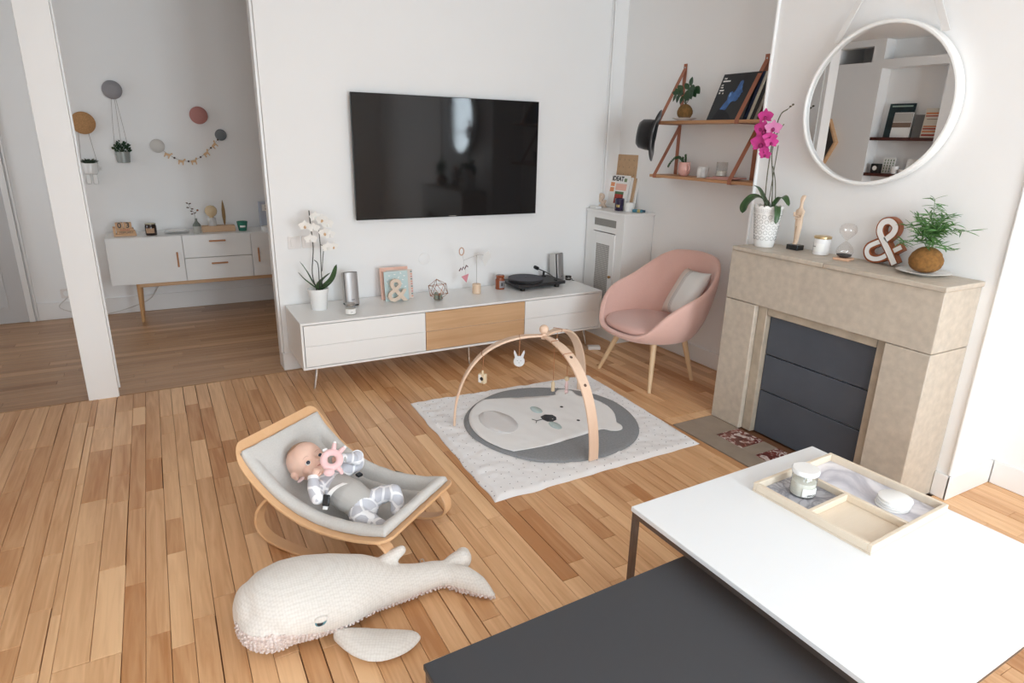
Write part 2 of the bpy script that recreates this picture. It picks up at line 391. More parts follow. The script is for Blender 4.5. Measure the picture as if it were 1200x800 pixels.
# panelled door in the hall, left edge of the photo
b = B().box(-1.055, -1.10, YB-.03, YB-.001, 0, 2.3).box(-2.08, -2.02, YB-.03, YB-.001, 0, 2.3).box(-2.08, -1.055, YB-.03, YB-.001, 2.3, 2.38)
struct(b, 'trim_7', TRIM, bevel=.004, label='white moulded door frame')
b = B().box(-1.045, -1.03, YB-.022, YB-.001, 0, 2.4); struct(b, 'trim_8', TRIM, bevel=.003)
door = struct(B().box(-2.02, -1.102, YB-.018, YB-.001, .01, 2.3), 'door_1', mat('door grey paint', '#c9c8c8', .4), smooth=False)
for z0, z1 in ((.12, .62), (.74, 2.15)):
    B().ringprism(rr_outline(.34, (z1-z0)/2, .002, 1), rr_outline(.31, (z1-z0)/2-.03, .002, 1), 0, .012, T(-1.56, YB-.018, (z0+z1)/2) @ RX(pi/2)).build('moulding', MATS['door grey paint'], door, smooth=False)
B().ball((-1.95, YB-.05, 1.02), .025, 12, 8).cyl((-1.95, YB-.05, 1.02), (-1.95, YB-.018, 1.02), .008).build('door_knob', STEEL, door)
# ------------------------------------------------------------------ fireplace
STONE = mat('limestone', '#c2b6a7', .45, var=.12, vscale=26, bump=.1, bscale=120)
STONE2 = mat('limestone frame', '#b3a593', .4, var=.18, vscale=14, bump=.1)
SLATE = mat('slate blue board', '#4b5059', .6, var=.12, vscale=5)
fp = thing('fireplace', 'beige limestone fireplace closed with a slate blue board, under the round mirror', 'fireplace', (3.0, 1.985, 0))
def fbox(name, m, x0, x1, y0, y1, z0, z1, bev=.004, **k): return B(T(-3.0, -1.985, 0)).box(x0, x1, y0, y1, z0, z1).build(name, m, fp, bevel=bev, **k)
X0 = 2.876; YF0, YF1 = 1.405, 2.578
fbox('lintel', STONE, X0, BX-.001, YF0, YF1, .760, 1.040)
fbox('jamb', STONE, X0, BX-.001, 2.362, YF1, 0, .757)
fbox('jamb', STONE, X0, BX-.001, YF0, 1.612, 0, .757)
fbox('mantel_slab', STONE, X0-.014, BX-.001, 1.985, YF1-.012, 1.0405, 1.064)
fbox('mantel_slab', STONE, X0-.014, BX-.001, YF0-.008, 1.983, 1.0405, 1.064)
fbox('inner_frame', STONE2, X0+.028, X0+.08, 2.300, 2.360, 0, .755, label='narrow inner stone strip of the opening')
fbox('inner_frame', STONE2, X0+.028, X0+.08, 1.614, 1.662, 0, .755)
fbox('inner_frame', STONE2, X0+.028, X0+.08, 1.664, 2.298, .712, .757)
for z0, z1 in ((.0, .262), (.265, .478), (.481, .710)): fbox('fire_board', SLATE, X0+.062, X0+.075, 1.664, 2.298, z0+.002, z1, .003)
# hearth of stone with red marble insets
REDM = bpy.data.materials.new('red marble'); REDM.use_nodes = True
nt = REDM.node_tree; N = nt.nodes; L = nt.links; p = N['Principled BSDF']; tc = N.new('ShaderNodeTexCoord')
n1 = N.new('ShaderNodeTexNoise'); n1.inputs['Scale'].default_value = 22; n1.inputs['Detail'].default_value = 5; n1.inputs['Distortion'].default_value = 1.5; L.new(tc.outputs['Object'], n1.inputs['Vector'])
r = N.new('ShaderNodeValToRGB'); e = r.color_ramp.elements; e[0].position = .40; e[0].color = (*lin('#5d2d28'), 1); e[1].position = .60; e[1].color = (*lin('#d8c8c2'), 1)
q = r.color_ramp.elements.new(.52); q.color = (*lin('#86463c'), 1); L.new(n1.outputs['Fac'], r.inputs[0]); L.new(r.outputs[0], p.inputs['Base Color']); p.inputs['Roughness'].default_value = .25
hs = mat('hearth stone', '#9a8b7c', .5, var=.12, vscale=10, bump=.1)
hearth = struct(B().box(2.558, X0+.06, 1.39, 2.575, -.01, -.006), 'trim_9', JOINT, label='stone hearth set in the floor before the fireplace')
ty = [(2.168, 2.358), (1.885, 2.075), (1.60, 1.79)]
cuts = [2.573, 2.358, 2.168, 2.075, 1.885, 1.79, 1.60, 1.392]
B().box(2.56, 2.692, 1.392, 2.573, -.006, .001).build('hearth_slab', hs, hearth)
for a, b_ in zip(cuts, cuts[1:]):
    red = (b_, a) in ty
    B().box(2.6935, X0-.002 if not red else X0-.002, b_+.001, a-.001, -.006, .001).build('red_marble_tile' if red else 'hearth_slab', REDM if red else hs, hearth)

# ------------------------------------------------------------------ round mirror
MIR = mat('mirror silver', '#f4f4f4', .005, metal=1)
mr = thing('round_mirror', 'large round white-framed mirror hanging above the fireplace', 'mirror', (3.12, 2.03, 1.81))
mr.rotation_euler = (0, 0, radians(2.25))
MF = RY(-pi/2)
B(MF).lathe([(.366, -.028), (.376, -.028), (.376, .024), (.370, .028), (.362, .028), (.358, .024), (.358, .010), (.366, .006), (.366, -.028)], n=80, cap0=False, cap1=False).build('frame', WHITE, mr, ang=30)
B(MF).lathe([(.3655, .004), (.3655, .009)], n=80).build('mirror_glass', MIR, mr, ang=20)
B(MF).lathe([(.366, -.028), (.366, .0)], n=48).build('backing', WHITEM, mr)
LEATH = mat('white leather strap', '#dedcda', .6)
b = B()
for y0, z0 in ((.235, .30), (-.235, .30)):
    b.band([(-.004, y0*1.1, z0), (.0, y0*.45, .62), (.012, .012*(1 if y0 > 0 else -1), .93)], Vector((0, 1, 0)), .034, .004)
b.build('strap', LEATH, mr)

# ------------------------------------------------------------------ television
SCR = mat('television glass', '#1a191a', .06, spec=.4)
tv = thing('television', 'large flat black television mounted on the white wall above the media console', 'television', (1.945, 4.46, 1.05))
B().box(-.727, .727, -.006, .012, 0, .838).build('screen', SCR, tv, bevel=.002)
B().ringprism([(-.729, -.002), (.729, -.002), (.729, .840), (-.729, .840)], [(-.719, .012), (.719, .012), (.719, .831), (-.719, .831)], -.009, .004, RX(pi/2)).build('bezel', mat('dark bezel', '#2b2a2b', .3, metal=.5), tv, smooth=False)
B().box(-.725, .725, .013, .030, .002, .836).build('back_cover', BLACK, tv)
B().box(-.3, .3, .030, .058, .2, .6).build('wall_bracket', BLACK, tv)
B().box(-.03, .03, -.0095, -.0088, .0035, .008).build('badge', CHROME, tv, smooth=False)

# ------------------------------------------------------------------ media console
mc = thing('media_console', 'long low white media console with a middle section of oak drawers', 'media console', (.695, 3.985, 0))
W_, D_, Z0, Z1 = 2.345, .515, .165, .478
b = B(); b.box(0, W_, .003, D_, Z1-.015, Z1).box(0, W_, .003, D_, Z0, Z0+.015).box(0, .015, .003, D_, Z0+.015, Z1-.015).box(W_-.015, W_, .003, D_, Z0+.015, Z1-.015).box(.015, W_-.015, D_-.02, D_, Z0+.015, Z1-.015).box(.015, W_-.015, .06, D_-.02, Z0+.1, Z0+.11)
b.build('body', WHITE, mc, smooth=False, bevel=.002)
cols = [(.019, .838, WHITE), (.842, 1.633, OAKP), (1.637, W_-.019, WHITE)]
for x0, x1, m in cols:
    for z0, z1 in ((Z0+.019, Z0+.1555), (Z0+.1575, Z1-.019)):
        B().box(x0, x1, .004, .024, z0, z1).build('drawer', m, mc, smooth=False, bevel=.001, label='oak drawer front' if m is OAKP else None)
B().box(.018, W_-.018, .008, .02, Z0+.1560, Z0+.1570).build('gap_filler', WHITE, mc, smooth=False)  # white strip filling the gap between upper and lower drawers
for x, s_ in ((.11, -1), (1.21, -.0), (W_-.11, 1)):
    for y, t_ in ((.10, -1), (D_-.08, 1)):
        B().cyl((x+.0, y, Z0), (x+s_*.035, y+t_*.02, .003), .013, .007, 12).cyl((x, y, Z0-.004), (x, y, Z0), .024, None, 16).build('leg', CHROME, mc)

# ------------------------------------------------------------------ alcove sideboard
sb = thing('sideboard', 'white sideboard on round oak legs against the alcove wall', 'sideboard', (-.42, 6.27, 0))
b = B().box(0, 1.75, .006, .415, .344, .358).box(0, 1.75, .006, .415, .731, .745).box(0, .014, .006, .415, .358, .731).box(1.736, 1.75, .006, .415, .358, .731).box(.014, 1.736, .395, .415, .358, .731).box(.57, .582, .02, .395, .358, .731).box(1.132, 1.144, .02, .395, .358, .731)
b.build('body', WHITE, sb, smooth=False, bevel=.002)
SBF = WHITE
HND = wood_mat('oak handle', '#c98f63', '#b37a50', 'Y', .4, attr=False)
d = B().box(.002, .575, -.012, .004, .346, .742).build('door', SBF, sb, bevel=.002); B().box(.518, .532, -.030, -.013, .475, .607).build('handle', HND, d, bevel=.004)
d = B().box(.579, 1.135, -.012, .004, .547, .742).build('drawer', SBF, sb, bevel=.002); B().box(.790, .926, -.030, -.013, .682, .696).build('handle', HND, d, bevel=.004)
d = B().box(.579, 1.135, -.012, .004, .346, .543).build('drawer', SBF, sb, bevel=.002); B().box(.790, .926, -.030, -.013, .482, .496).build('handle', HND, d, bevel=.004)
d = B().box(1.139, 1.748, -.012, .004, .346, .742).build('door', SBF, sb, bevel=.002); B().box(1.188, 1.202, -.030, -.013, .475, .607).build('handle', HND, d, bevel=.004)
B().box(.20, 1.55, .012, .05, .310, .343).box(.20, 1.55, .36, .40, .310, .343).box(.20, .24, .05, .36, .315, .343).box(1.51, 1.55, .05, .36, .315, .343).build('base_rail', OAKP, sb, bevel=.004)
for x in (.20, 1.55):
    for y in (.035, .38): B().cyl((x, y, .343), (x-.012*(1 if x < 1 else -1), y+(-.008 if y < .2 else .008), 0), .023, .012, 20).build('leg', OAKL, sb)

# ------------------------------------------------------------------ coffee tables
MIRW = mat('table white laminate', '#eceef0', .42)
GRAPH = mat('graphite laminate', '#3d3e42', .5)
TFR = mat('bronze brown steel', '#6d615b', .4, metal=.6)
def table(name, label, loc, rz, w_, d_, h_, top, m):
    t = thing(name, label, 'table', loc, rz)
    B().box(0, w_, 0, d_, h_-.018, h_).build('tabletop', m, t, bevel=.0025)
    q = .02; i_ = .004
    B().box(i_, w_-i_, i_, i_+q, h_-.018-q, h_-.0185).box(i_, w_-i_, d_-i_-q, d_-i_, h_-.018-q, h_-.0185).box(i_, i_+q, i_+q, d_-i_-q, h_-.018-q, h_-.0185).box(w_-i_-q, w_-i_, i_+q, d_-i_-q, h_-.018-q, h_-.0185).build('frame', TFR, t, smooth=False, bevel=.001)
    for x in (i_, w_-i_-q):
        for y in (i_, d_-i_-q): B().box(x, x+q, y, y+q, 0, h_-.018-q).build('leg', TFR, t, smooth=False, bevel=.001)
    return t
wt = table('coffee_table', 'square white-topped coffee table on thin brown metal legs, holding the wooden tray', (1.345, .505, 0), radians(1.2), .995, .985, .40, 0, MIRW)
bt = table('low_table', 'lower dark graphite coffee table tucked partly under the white one', (.475, .562, 0), radians(1.9), .95, .683, .32, 0, GRAPH)
# ------------------------------------------------------------------ small helpers for objects
def text(s_, size, m, parent, M4, name='lettering', ext=.0004, align='CENTER', label=None, offset=0):
    c = bpy.data.curves.new(name, 'FONT'); c.body = s_; c.size = size; c.extrude = ext; c.align_x = align; c.align_y = 'CENTER'; c.offset = offset; c.resolution_u = 3
    q = bpy.data.objects.new(name, c); COL.objects.link(q); me = bpy.data.meshes.new_from_object(q.evaluated_get(bpy.context.evaluated_depsgraph_get()))
    bpy.data.objects.remove(q); me.materials.clear(); me.materials.append(m); me.name = name
    o = bpy.data.objects.new(name, me); COL.objects.link(o); o.parent = parent; o.matrix_local = M4
    if label: o['label'] = label
    return o
FRONT = RX(pi/2)                 # text facing -y
FACEX = RZ(-pi/2) @ RX(pi/2)     # text facing -x
GREEN = mat('orchid leaf green', '#3d5a35', .35, var=.2, vscale=20)
STEM = mat('stem green brown', '#4c4a32', .5)
PETW = mat('white petal', '#f6f3ee', .5, sheen=.3)
PETP = mat('magenta petal', '#c9348c', .5, sheen=.3, var=.15, vscale=40)
PETL = mat('pale pink petal', '#d27fae', .5)
LIP = mat('orange lip', '#d9b48c', .5); LIPP = mat('dark magenta lip', '#8c1158', .5)
COPPER = mat('copper', '#a8683f', .35, metal=.7)
INK = mat('dark ink', '#2b2b2d', .6)
AMBER = mat('amber glass', '#6b3316', .12, spec=.7)
CLEAR = glassy('clear glass', (.97, .98, .98), body=.03)
WAX = mat('candle wax', '#f2eee2', .5)
PAPER = mat('paper', '#f0eeea', .7)
PINK = mat('pink card', '#e6b9a6', .6)

def orchid_flower(b, c, d, s, roll=0, lipb=None):
    c = Vector(c); d = Vector(d).normalized(); u = Vector((0, 0, 1)); u = (u-d*u.dot(d)).normalized(); r = u.cross(d).normalized()
    u, r = u*cos(roll)+r*sin(roll), r*cos(roll)-u*sin(roll)
    for a, ln, wd in ((90, 1.0, .62), (215, .95, .6), (325, .95, .6), (12, 1.08, 1.05), (168, 1.08, 1.05)):
        t = radians(a); tip = c+(r*cos(t)+u*sin(t))*s*ln+d*s*.12; b.leaf(c, tip, s*wd, 0, d, .12, 6, .75)
    (lipb or b).ball(c+d*s*.18-u*s*.2, (s*.2, s*.2, s*.26), 8, 6)

# ------------------------------------------------------------------ wall knobs and hanging planters in the alcove
CORK = mat('cork', '#b78a5c', .8, var=.2, vscale=120, bump=.3, bscale=200)
def wknob(lab, x, z, r, m, grp='round wall hooks in the alcove'):
    t = thing('wall_hook', lab, 'wall hook', (x, YB, z), 0, grp)
    B(RX(pi/2)).lathe([(r*.92, .028), (r, .034), (r, .040), (r*.85, .050), (r*.4, .055), (0.0001, .056)], n=36).build('disc', m, t)
    B(RX(pi/2)).lathe([(.014, .0), (.014, .028)], n=16).build('stem', OAKL, t)
wknob('large cork disc hook, lowest on the left of the alcove wall', -.451, 1.664, .090, CORK)
wknob('grey disc hook holding the small metal pot, topmost of all', -.204, 1.936, .075, mat('knob grey', '#8f8c8f', .6))
wknob('dusty pink disc hook above the animal garland', .436, 1.755, .075, mat('knob pink', '#b77e78', .6))
wknob('white disc hook at the left end of the garland', .075, 1.487, .058, mat('knob cream', '#cbc7c2', .6))
wknob('small slate grey disc hook at the right end of the garland', .601, 1.591, .050, mat('knob slate', '#6e7478', .6))
YW = YB-.045
STR = mat('thin cord', '#8d827a', .8)
SUCC = mat('succulent green', '#4d5c4a', .6, var=.25, vscale=30)
CUPG = mat('pot bush green', '#2f4a30', .6, var=.3, vscale=30)
# white pot with legs
p = thing('hanging_planter', 'white pot with ceramic legs and a succulent, hanging from the cork hook', 'planter', (-.455, YW, 1.165))
B().lathe([(.045, .085), (.052, .09), (.062, .17), (.060, .175), (.054, .170), (.050, .155)], n=24).build('pot', CERAM, p)
for x in (-.024, .026): B().box(x-.017, x+.017, -.016, .016, 0, .083).build('pot_leg', CERAM, p, bevel=.005)
B().tube([(.060, 0, .155), (.082, 0, .145), (.078, 0, .118), (.056, 0, .115)], .005, 8).build('handle', CERAM, p)
b = B(); R_ = random.Random(5)
for k in range(34):
    a = k*2.4; rr = .012+.045*sqrt((k+1)/34); b.leaf((cos(a)*rr*.4, sin(a)*rr*.4, .168), (cos(a)*(rr+.022), sin(a)*(rr+.02)*.8, .175+.045*(1-rr/.06)+.012), .022, 0, (0, 0, 1), .3)
b.build('succulent', SUCC, p)
b = B().tube([(-.058, 0, .17), (-.040, 0, .43)], .0015, 5).tube([(.058, 0, .17), (.030, 0, .43)], .0015, 5); b.build('cord', STR, p)
p = thing('hanging_planter', 'grey metal pot with a leafy bush, hanging by long cords from the grey hook', 'planter', (-.20, YW, 1.345))
B().lathe([(.046, 0), (.050, .004), (.056, .088), (.053, .092), (.049, .086), (.048, .07)], n=24).build('pot', mat('zinc pot', '#9ba09d', .4, metal=.2), p)
b = B()
for k in range(90):
    a = R_.uniform(0, 6.28); e = R_.uniform(.0, 1.3); rr = R_.uniform(.03, .075); c = Vector((cos(a)*cos(e)*rr, sin(a)*cos(e)*rr*.6, .085+abs(sin(e))*rr*1.25)); b.leaf(c, c+Vector((cos(a)*.02, sin(a)*.014, .014)), .018, 0, (R_.uniform(-1, 1), -1, R_.uniform(0, 1)), .2, 3)
for k in range(12):
    a = R_.uniform(0, 6.28); b.tube([(0, 0, .075), (cos(a)*.045, sin(a)*.03, .14)], .002, 4)
b.build('foliage', CUPG, p)
b = B().tube([(-.052, 0, .085), (-.040, 0, .3), (-.02, 0, .53)], .0013, 5).tube([(.052, 0, .085), (.035, 0, .3), (.012, 0, .53)], .0013, 5).tube([(0, 0, .1), (.004, 0, .53)], .0013, 5); b.build('cord', STR, p)
# garland of wooden animals
g = thing('animal_garland', 'string garland of little wooden animals and dark beads between two hooks', 'garland', (.075, YB-.035, 1.35))
def gz(x): 
    t = x/.526; return .137*(1-t)+.235*t-.175*sin(pi*t**.95)
pts = [(x*.526/24, 0, gz(x*.526/24)) for x in range(25)]
B().tube(pts, .0016, 5).build('string', mat('garland string', '#a79d92', .8), g)
ANI = mat('garland plywood', '#d9b58d', .6)
ANO = [(-.026, .012), (-.030, .002), (-.026, -.002), (-.024, -.026), (-.016, -.026), (-.014, -.006), (.008, -.006), (.010, -.026), (.018, -.026), (.018, .004), (.022, .018), (.030, .022), (.029, .032), (.018, .033), (.010, .016), (-.010, .014)]
for x, sl in ((.072, -.5), (.175, -.22), (.279, .12), (.390, .5), (.464, .75)):
    B(T(x, -.006, gz(x)-.012) @ RY(-sl) @ RX(pi/2)).prism(ANO, -.003, .003).build('wooden_animal', ANI, g, smooth=False)
for x in (.122, .232, .335, .43, .495): B().ball((x, -.004, gz(x)), .0085, 10, 6).build('bead', mat('bead brown', '#4b2f27', .5) if 'bead brown' not in MATS else MATS['bead brown'], g)

# ------------------------------------------------------------------ things on the sideboard
SZ = .7455
t = thing('wooden_calendar', 'wooden block calendar reading 03 at the left end of the sideboard', 'calendar', (-.27, 6.44, SZ), radians(3))
CALW = wood_mat('calendar wood', '#d7ad84', '#c1936a', 'X', .5, attr=False, grain=.6)
B().box(-.085, .085, -.05, .05, 0, .018).build('base', CALW, t, bevel=.002)
B().box(-.085, -.065, -.048, .05, .0185, .075).build('side', CALW, t, bevel=.002)
o = B().box(-.06, .08, -.045, .03, .0185, .042).build('month_block', CALW, t, bevel=.002); text('FEBRUARY', .022, INK, o, T(.012, -.0455, .03) @ FRONT, 'month_lettering')
o = B().box(-.062, .07, -.040, .03, .0425, .062).build('day_block', CALW, t, bevel=.002); text('SUNDAY', .018, mat('red ink', '#b03a30', .6), o, T(.004, -.0405, .052) @ FRONT, 'day_lettering')
for k, (x, s_) in enumerate(((-.034, '0'), (.028, '3'))):
    o = B().box(x-.029, x+.029, -.036, .02, .0625, .112).build('number_block', CALW, t, bevel=.002); text(s_, .062, INK, o, T(x, -.0366, .089) @ FRONT, 'number', offset=.0012)
def label_arc(name, m, parent, r, z0, z1, a0, a1, cx=0, cy=0):
    n = 10; return B().rings([[(cx+(r+h)*cos(radians(a0+(a1-a0)*i/n)), cy+(r+h)*sin(radians(a0+(a1-a0)*i/n)), z) for i in range(n+1)] for z, h in ((z0, .0002), (z0, .0008), (z1, .0008), (z1, .0002))], closed=False).build(name, m, parent)
t = thing('candle_jar', 'dark amber candle jar with a kraft label on the sideboard', 'candle', (-.07, 6.40, SZ))
B().lathe([(.042, 0), (.045, .004), (.045, .078), (.041, .086), (.041, .094), (.038, .094), (.038, .02)], n=28).build('jar', mat('dark amber', '#2e1d16', .12, spec=.7), t)
B().lathe([(.0375, .022), (.0375, .072)], n=24).build('wax', mat('shaded wax', '#5c3a24', .5), t)
label_arc('label', mat('kraft label', '#b08f74', .7), t, .0452, .02, .062, 215, 305)
B().lathe([(.043, .0945), (.043, .100), (.040, .102)], n=24).build('rim', mat('jar rim', '#b9b39a', .3, metal=.4), t)
for k, (r, z) in enumerate(((.105, 0), (.098, .011))):
    o = B().lathe([(r*.55, z), (r*.6, z+.001), (r*.97, z+.010), (r, z+.012), (r*.97, z+.0135), (r*.6, z+.0045), (.0001, z+.0035)], c=(.13, 6.47, SZ), n=40).build('side_plate', CERAM)
    tag(o, ('lower' if k == 0 else 'upper')+' of the two stacked white plates on the alcove sideboard', 'plate')
t = thing('bud_vase', 'small grey-shouldered bottle vase with a dried sprig', 'vase', (.293, 6.385, SZ))
B().lathe([(.030, 0), (.033, .004), (.034, .062)], n=24).build('base', mat('vase pale', '#b3b0a8', .6), t)
B().lathe([(.034, .0625), (.031, .078), (.014, .100), (.009, .112), (.009, .128), (.011, .13), (.007, .13), (.007, .11)], n=24).build('neck', mat('vase grey', '#737a72', .5), t)
b = B().tube(catmull([(0, 0, .10), (-.008, 0, .17), (-.03, 0, .22), (-.045, 0, .265)]), .0012, 5).tube([(-.006, 0, .16), (.018, 0, .20)], .001, 5); b.build('sprig_stem', STEM, t)
b = B()
for c, d in (((-.045, 0, .262), (-.02, 0, .008)), ((-.043, 0, .258), (.022, 0, .006)), ((-.04, 0, .225), (-.026, 0, .004)), ((-.03, 0, .218), (.024, 0, -.006)), ((-.014, 0, .172), (-.022, 0, -.004)), ((-.01, 0, .175), (.02, 0, .008)), ((.018, 0, .20), (.014, 0, .006)), ((-.02, 0, .19), (-.018, 0, .01))):
    b.leaf(c, Vector(c)+Vector(d), .012, 0, (0, -1, .2), .2, 4)
b.build('dried_leaves', mat('dried leaf', '#5b4038', .7), t, kind='stuff')
B().ball((.022, 0, .202), .009, 10, 8).build('dried_bud', mat('rust bud', '#9a5b34', .7), t)
o = B().box(-.14, .14, -.045, .045, 0, .052).build('wooden_block', wood_mat('block wood', '#dcb996', '#caa27c', 'X', .5, attr=False, grain=.6), None, (.475, 6.46, SZ), bevel=.002); tag(o, 'pale wooden block carrying the globe bulb lamp', 'block')
t = thing('bulb_lamp', 'table lamp with a marble socket and amber globe bulb on the wooden block', 'lamp', (.428, 6.46, SZ+.0525))
MARB = mat('white marble', '#d9d7d5', .3, var=.25, vscale=25)
B().lathe([(.033, 0), (.035, .003), (.035, .066), (.030, .072)], n=24).build('base', MARB, t)
B().lathe([(.018, .0725), (.018, .080), (.032, .089), (.047, .107), (.053, .130), (.048, .154), (.032, .174), (.0001, .183)], n=28).build('bulb', mat('amber bulb', '#d9c09a', .1, spec=.6), t)
o = B().lathe([(.002, 0), (.009, .02), (.015, .08), (.014, .14), (.007, .2), (.001, .228)], n=16, sy=.5).build('wooden_feather', mat('feather wood', '#9b7c50', .6), None, (.532, 6.46, SZ+.0525)); tag(o, 'slim upright wooden feather at the right end of the block', 'ornament')
t = thing('green_cup', 'teal green cup with a white motif on the alcove sideboard', 'cup', (.677, 6.42, SZ))
B().lathe([(.032, 0), (.035, .003), (.048, .084), (.046, .086), (.042, .080), (.030, .008)], n=28).build('cup_body', mat('teal glaze', '#357c6a', .25), t)
label_arc('white_motif', CERAM, t, .0425, .035, .052, 235, 300)
t = thing('gift_box', 'tall pale blue box with dark lettering, at the right end of the sideboard', 'box', (.93, 6.56, SZ))
BLU = mat('pale blue box', '#bcc3d2', .6)
B().box(-.075, .075, -.05, .05, 0, .245).build('box_body', BLU, t, bevel=.002); B().box(-.055, .055, -.0512, -.0502, .165, .225).build('box_label', PAPER, t, smooth=False)
text('GIVE\nBOX', .026, INK, t, T(0, -.0516, .196) @ FRONT, offset=.0008)
B().box(.028, .05, -.0512, -.0502, .03, .06).build('box_mark', INK, t, smooth=False)
o = B().lathe([(.045, 0), (.048, .003), (.05, .034), (.046, .036), (.042, .033), (.040, .008)], c=(.885, 6.41, SZ), n=28).build('tealight_dish', CERAM); tag(o, 'small round white dish in front of the pale blue box', 'dish')
o = B().tube(catmull([(-.05, 6.665, .52), (-.06, 6.66, .30), (-.12, 6.65, .17), (-.2, 6.66, .10), (-.42, 6.668, .03), (-.62, 6.67, .012), (-.86, 6.672, .10), (-.80, 6.676, .19)]), .004, 7).build('wall_cable', mat('white cable', '#d5d1cc', .5)); tag(o, 'white cord hanging down the wall behind the oak sideboard leg', 'cord')
def plate_switch(x, z, lab, y=YT, w_=.084, cat='light switch', name='light_switch', wide=1):
    t = thing(name, lab, cat, (x, y, z))
    B(RX(pi/2)).prism(rr_outline(w_/2, .042, .006), .0005, .008).build('cover_plate', MATS['switch white'], t, bevel=.001)
    if cat == 'socket': B(RX(pi/2)).lathe([(.023, .0085), (.023, .010), (.020, .010)], n=24).build('socket_ring', TRIM, t)
    else: B(RX(pi/2)).prism(rr_outline(.023, .023, .003), .0085, .012).build('rocker', MATS['switch white'], t, bevel=.001)
    return t
mat('switch white', '#e6e0dc', .4)
plate_switch(.793, .908, 'left white light switch beside the white orchid')
plate_switch(.887, .909, 'right white light switch half hidden by the orchid stems')
plate_switch(-.80, .225, 'white wall socket low on the alcove wall by the post', y=YB, cat='socket', name='wall_socket')
o = B(T(1.737, YT, .732) @ RX(pi/2)).lathe([(.045, .0005), (.045, .004), (.042, .006), (.0001, .0065)], n=36).build('round_cover', MATS['wall paint']); tag(o, 'round blank cover painted like the wall above the console', 'cover plate')

# ------------------------------------------------------------------ things on the media console
CZ = .4785
def orchid_leaf(b, pts, w_, tw=0):
    P = catmull(pts, 5); n = len(P)-1; rows = []
    for i, c in enumerate(P):
        t = i/n; d = (P[min(i+1, n)]-P[max(i-1, 0)]).normalized(); sd = d.cross(Vector((0, 0, 1))); sd = (sd.normalized() if sd.length > .05 else Vector((0, 1, 0)))
        sd = (Matrix.Rotation(tw, 3, d) @ sd); up = sd.cross(d).normalized(); ww = w_*.5*min(1, (t*5+.35))*sqrt(max(0, 1-t**3.2))
        rows.append([c-sd*ww+up*ww*.25, c-sd*ww*.5+up*ww*.06, c, c+sd*ww*.5+up*ww*.06, c+sd*ww+up*ww*.25])
    V = [[b.v(p) for p in r] for r in rows]
    for a, q in zip(V, V[1:]):
        for j in range(4): b.f((a[j], a[j+1], q[j+1], q[j]))
def OL(t, pts, w_, tw=0):
    b = B(); orchid_leaf(b, pts, w_, tw); return b.build('leaf', GREEN, t, solid=.0015)
t = thing('white_orchid', 'white flowering orchid in a plain white pot at the left end of the console', 'orchid', (.888, 4.31, CZ))
B().lathe([(.050, 0), (.053, .004), (.060, .10), (.070, .140), (.068, .146), (.064, .142), (.056, .12)], n=32).build('pot', CERAM, t)
OL(t, [(0, 0, .135), (-.04, -.01, .17), (-.09, -.02, .22), (-.125, -.02, .27)], .045); OL(t, [(0, .01, .135), (-.03, .02, .19), (-.065, .03, .27), (-.10, .03, .33)], .036)
OL(t, [(0, 0, .135), (.05, -.01, .16), (.10, -.01, .21), (.135, 0, .30)], .05, .5); OL(t, [(0, -.01, .135), (.04, -.04, .165), (.085, -.06, .20)], .045); OL(t, [(0, 0, .135), (.03, .04, .18), (.10, .05, .235)], .04)
b = B().tube(catmull([(-.01, 0, .13), (-.03, 0, .25), (-.012, 0, .42), (-.018, 0, .56), (-.022, 0, .665)]), .0035, 6).tube(catmull([(.01, 0, .13), (.012, 0, .30), (-.012, 0, .34)]), .003, 6)
b.tube(catmull([(.03, 0, .13), (.03, 0, .28), (.035, 0, .42), (.032, 0, .535)]), .003, 6).tube(catmull([(.035, 0, .44), (.055, 0, .42), (.045, 0, .34), (.035, 0, .26)]), .0025, 6); b.build('stems', mat('orchid stake', '#3a3a32', .5), t, label='dark stakes and stems')
for k, (x, y, z, dx, s_) in enumerate(((-.058, -.02, .57, -.5, .040), (.010, -.02, .625, .4, .042), (-.005, -.03, .555, -.2, .038), (.050, -.02, .605, .6, .044), (.085, -.02, .575, .5, .044), (-.030, -.03, .485, -.3, .040), (.062, -.03, .520, .2, .042), (.098, -.02, .505, .5, .038), (.075, -.03, .425, .3, .042), (.115, -.02, .425, .6, .036))):
    b = B(); lb = B(); orchid_flower(b, (x, y, z), (dx*.6, -1, -.15), s_, 0, lb); f = b.build('flower', PETW, t); lb.build('lip', LIP if k % 3 == 0 else PETW, f)
SILV = mat('silver speaker face', '#a9a5a4', .35, metal=.5, var=.05, vscale=3)
SPB = mat('speaker body', '#c8c5c2', .5)
def speaker(x, y, rz, lab):
    t = thing('desktop_speaker', lab, 'speaker', (x, y, CZ), rz, 'pair of silver speakers')
    R = RX(radians(-5))
    B(R).box(-.046, .046, .008, .075, .012, .235).build('cabinet', SPB, t, bevel=.012, seg=3)
    B(R).box(-.048, .048, -.004, .007, .010, .238).build('side_trim', BLACK, t, bevel=.003)
    B(R).rings([[(.047*cos(pi*i/10)*1.0, -.006-.012*sin(pi*i/10), z) for i in range(11)]+[(-.047, -.0042, z), (.047, -.0042, z)] for z in (.012, .236)]).build('grille_panel', SILV, t)
    B(R).box(-.010, .012, -.0195, -.0178, .045, .049).build('maker_mark', BLACK, t, smooth=False)
    B().box(-.045, .045, .0, .075, 0, .011).build('foot', BLACK, t, bevel=.002)
    return t
speaker(1.115, 4.30, radians(2), 'left silver speaker, standing between the white orchid and the picture cards')
speaker(2.905, 4.40, radians(26), 'right silver speaker, standing behind the turntable')
t = thing('candle_jar', 'small clear candle jar with a white label in front of the left speaker', 'candle', (1.047, 4.10, CZ))
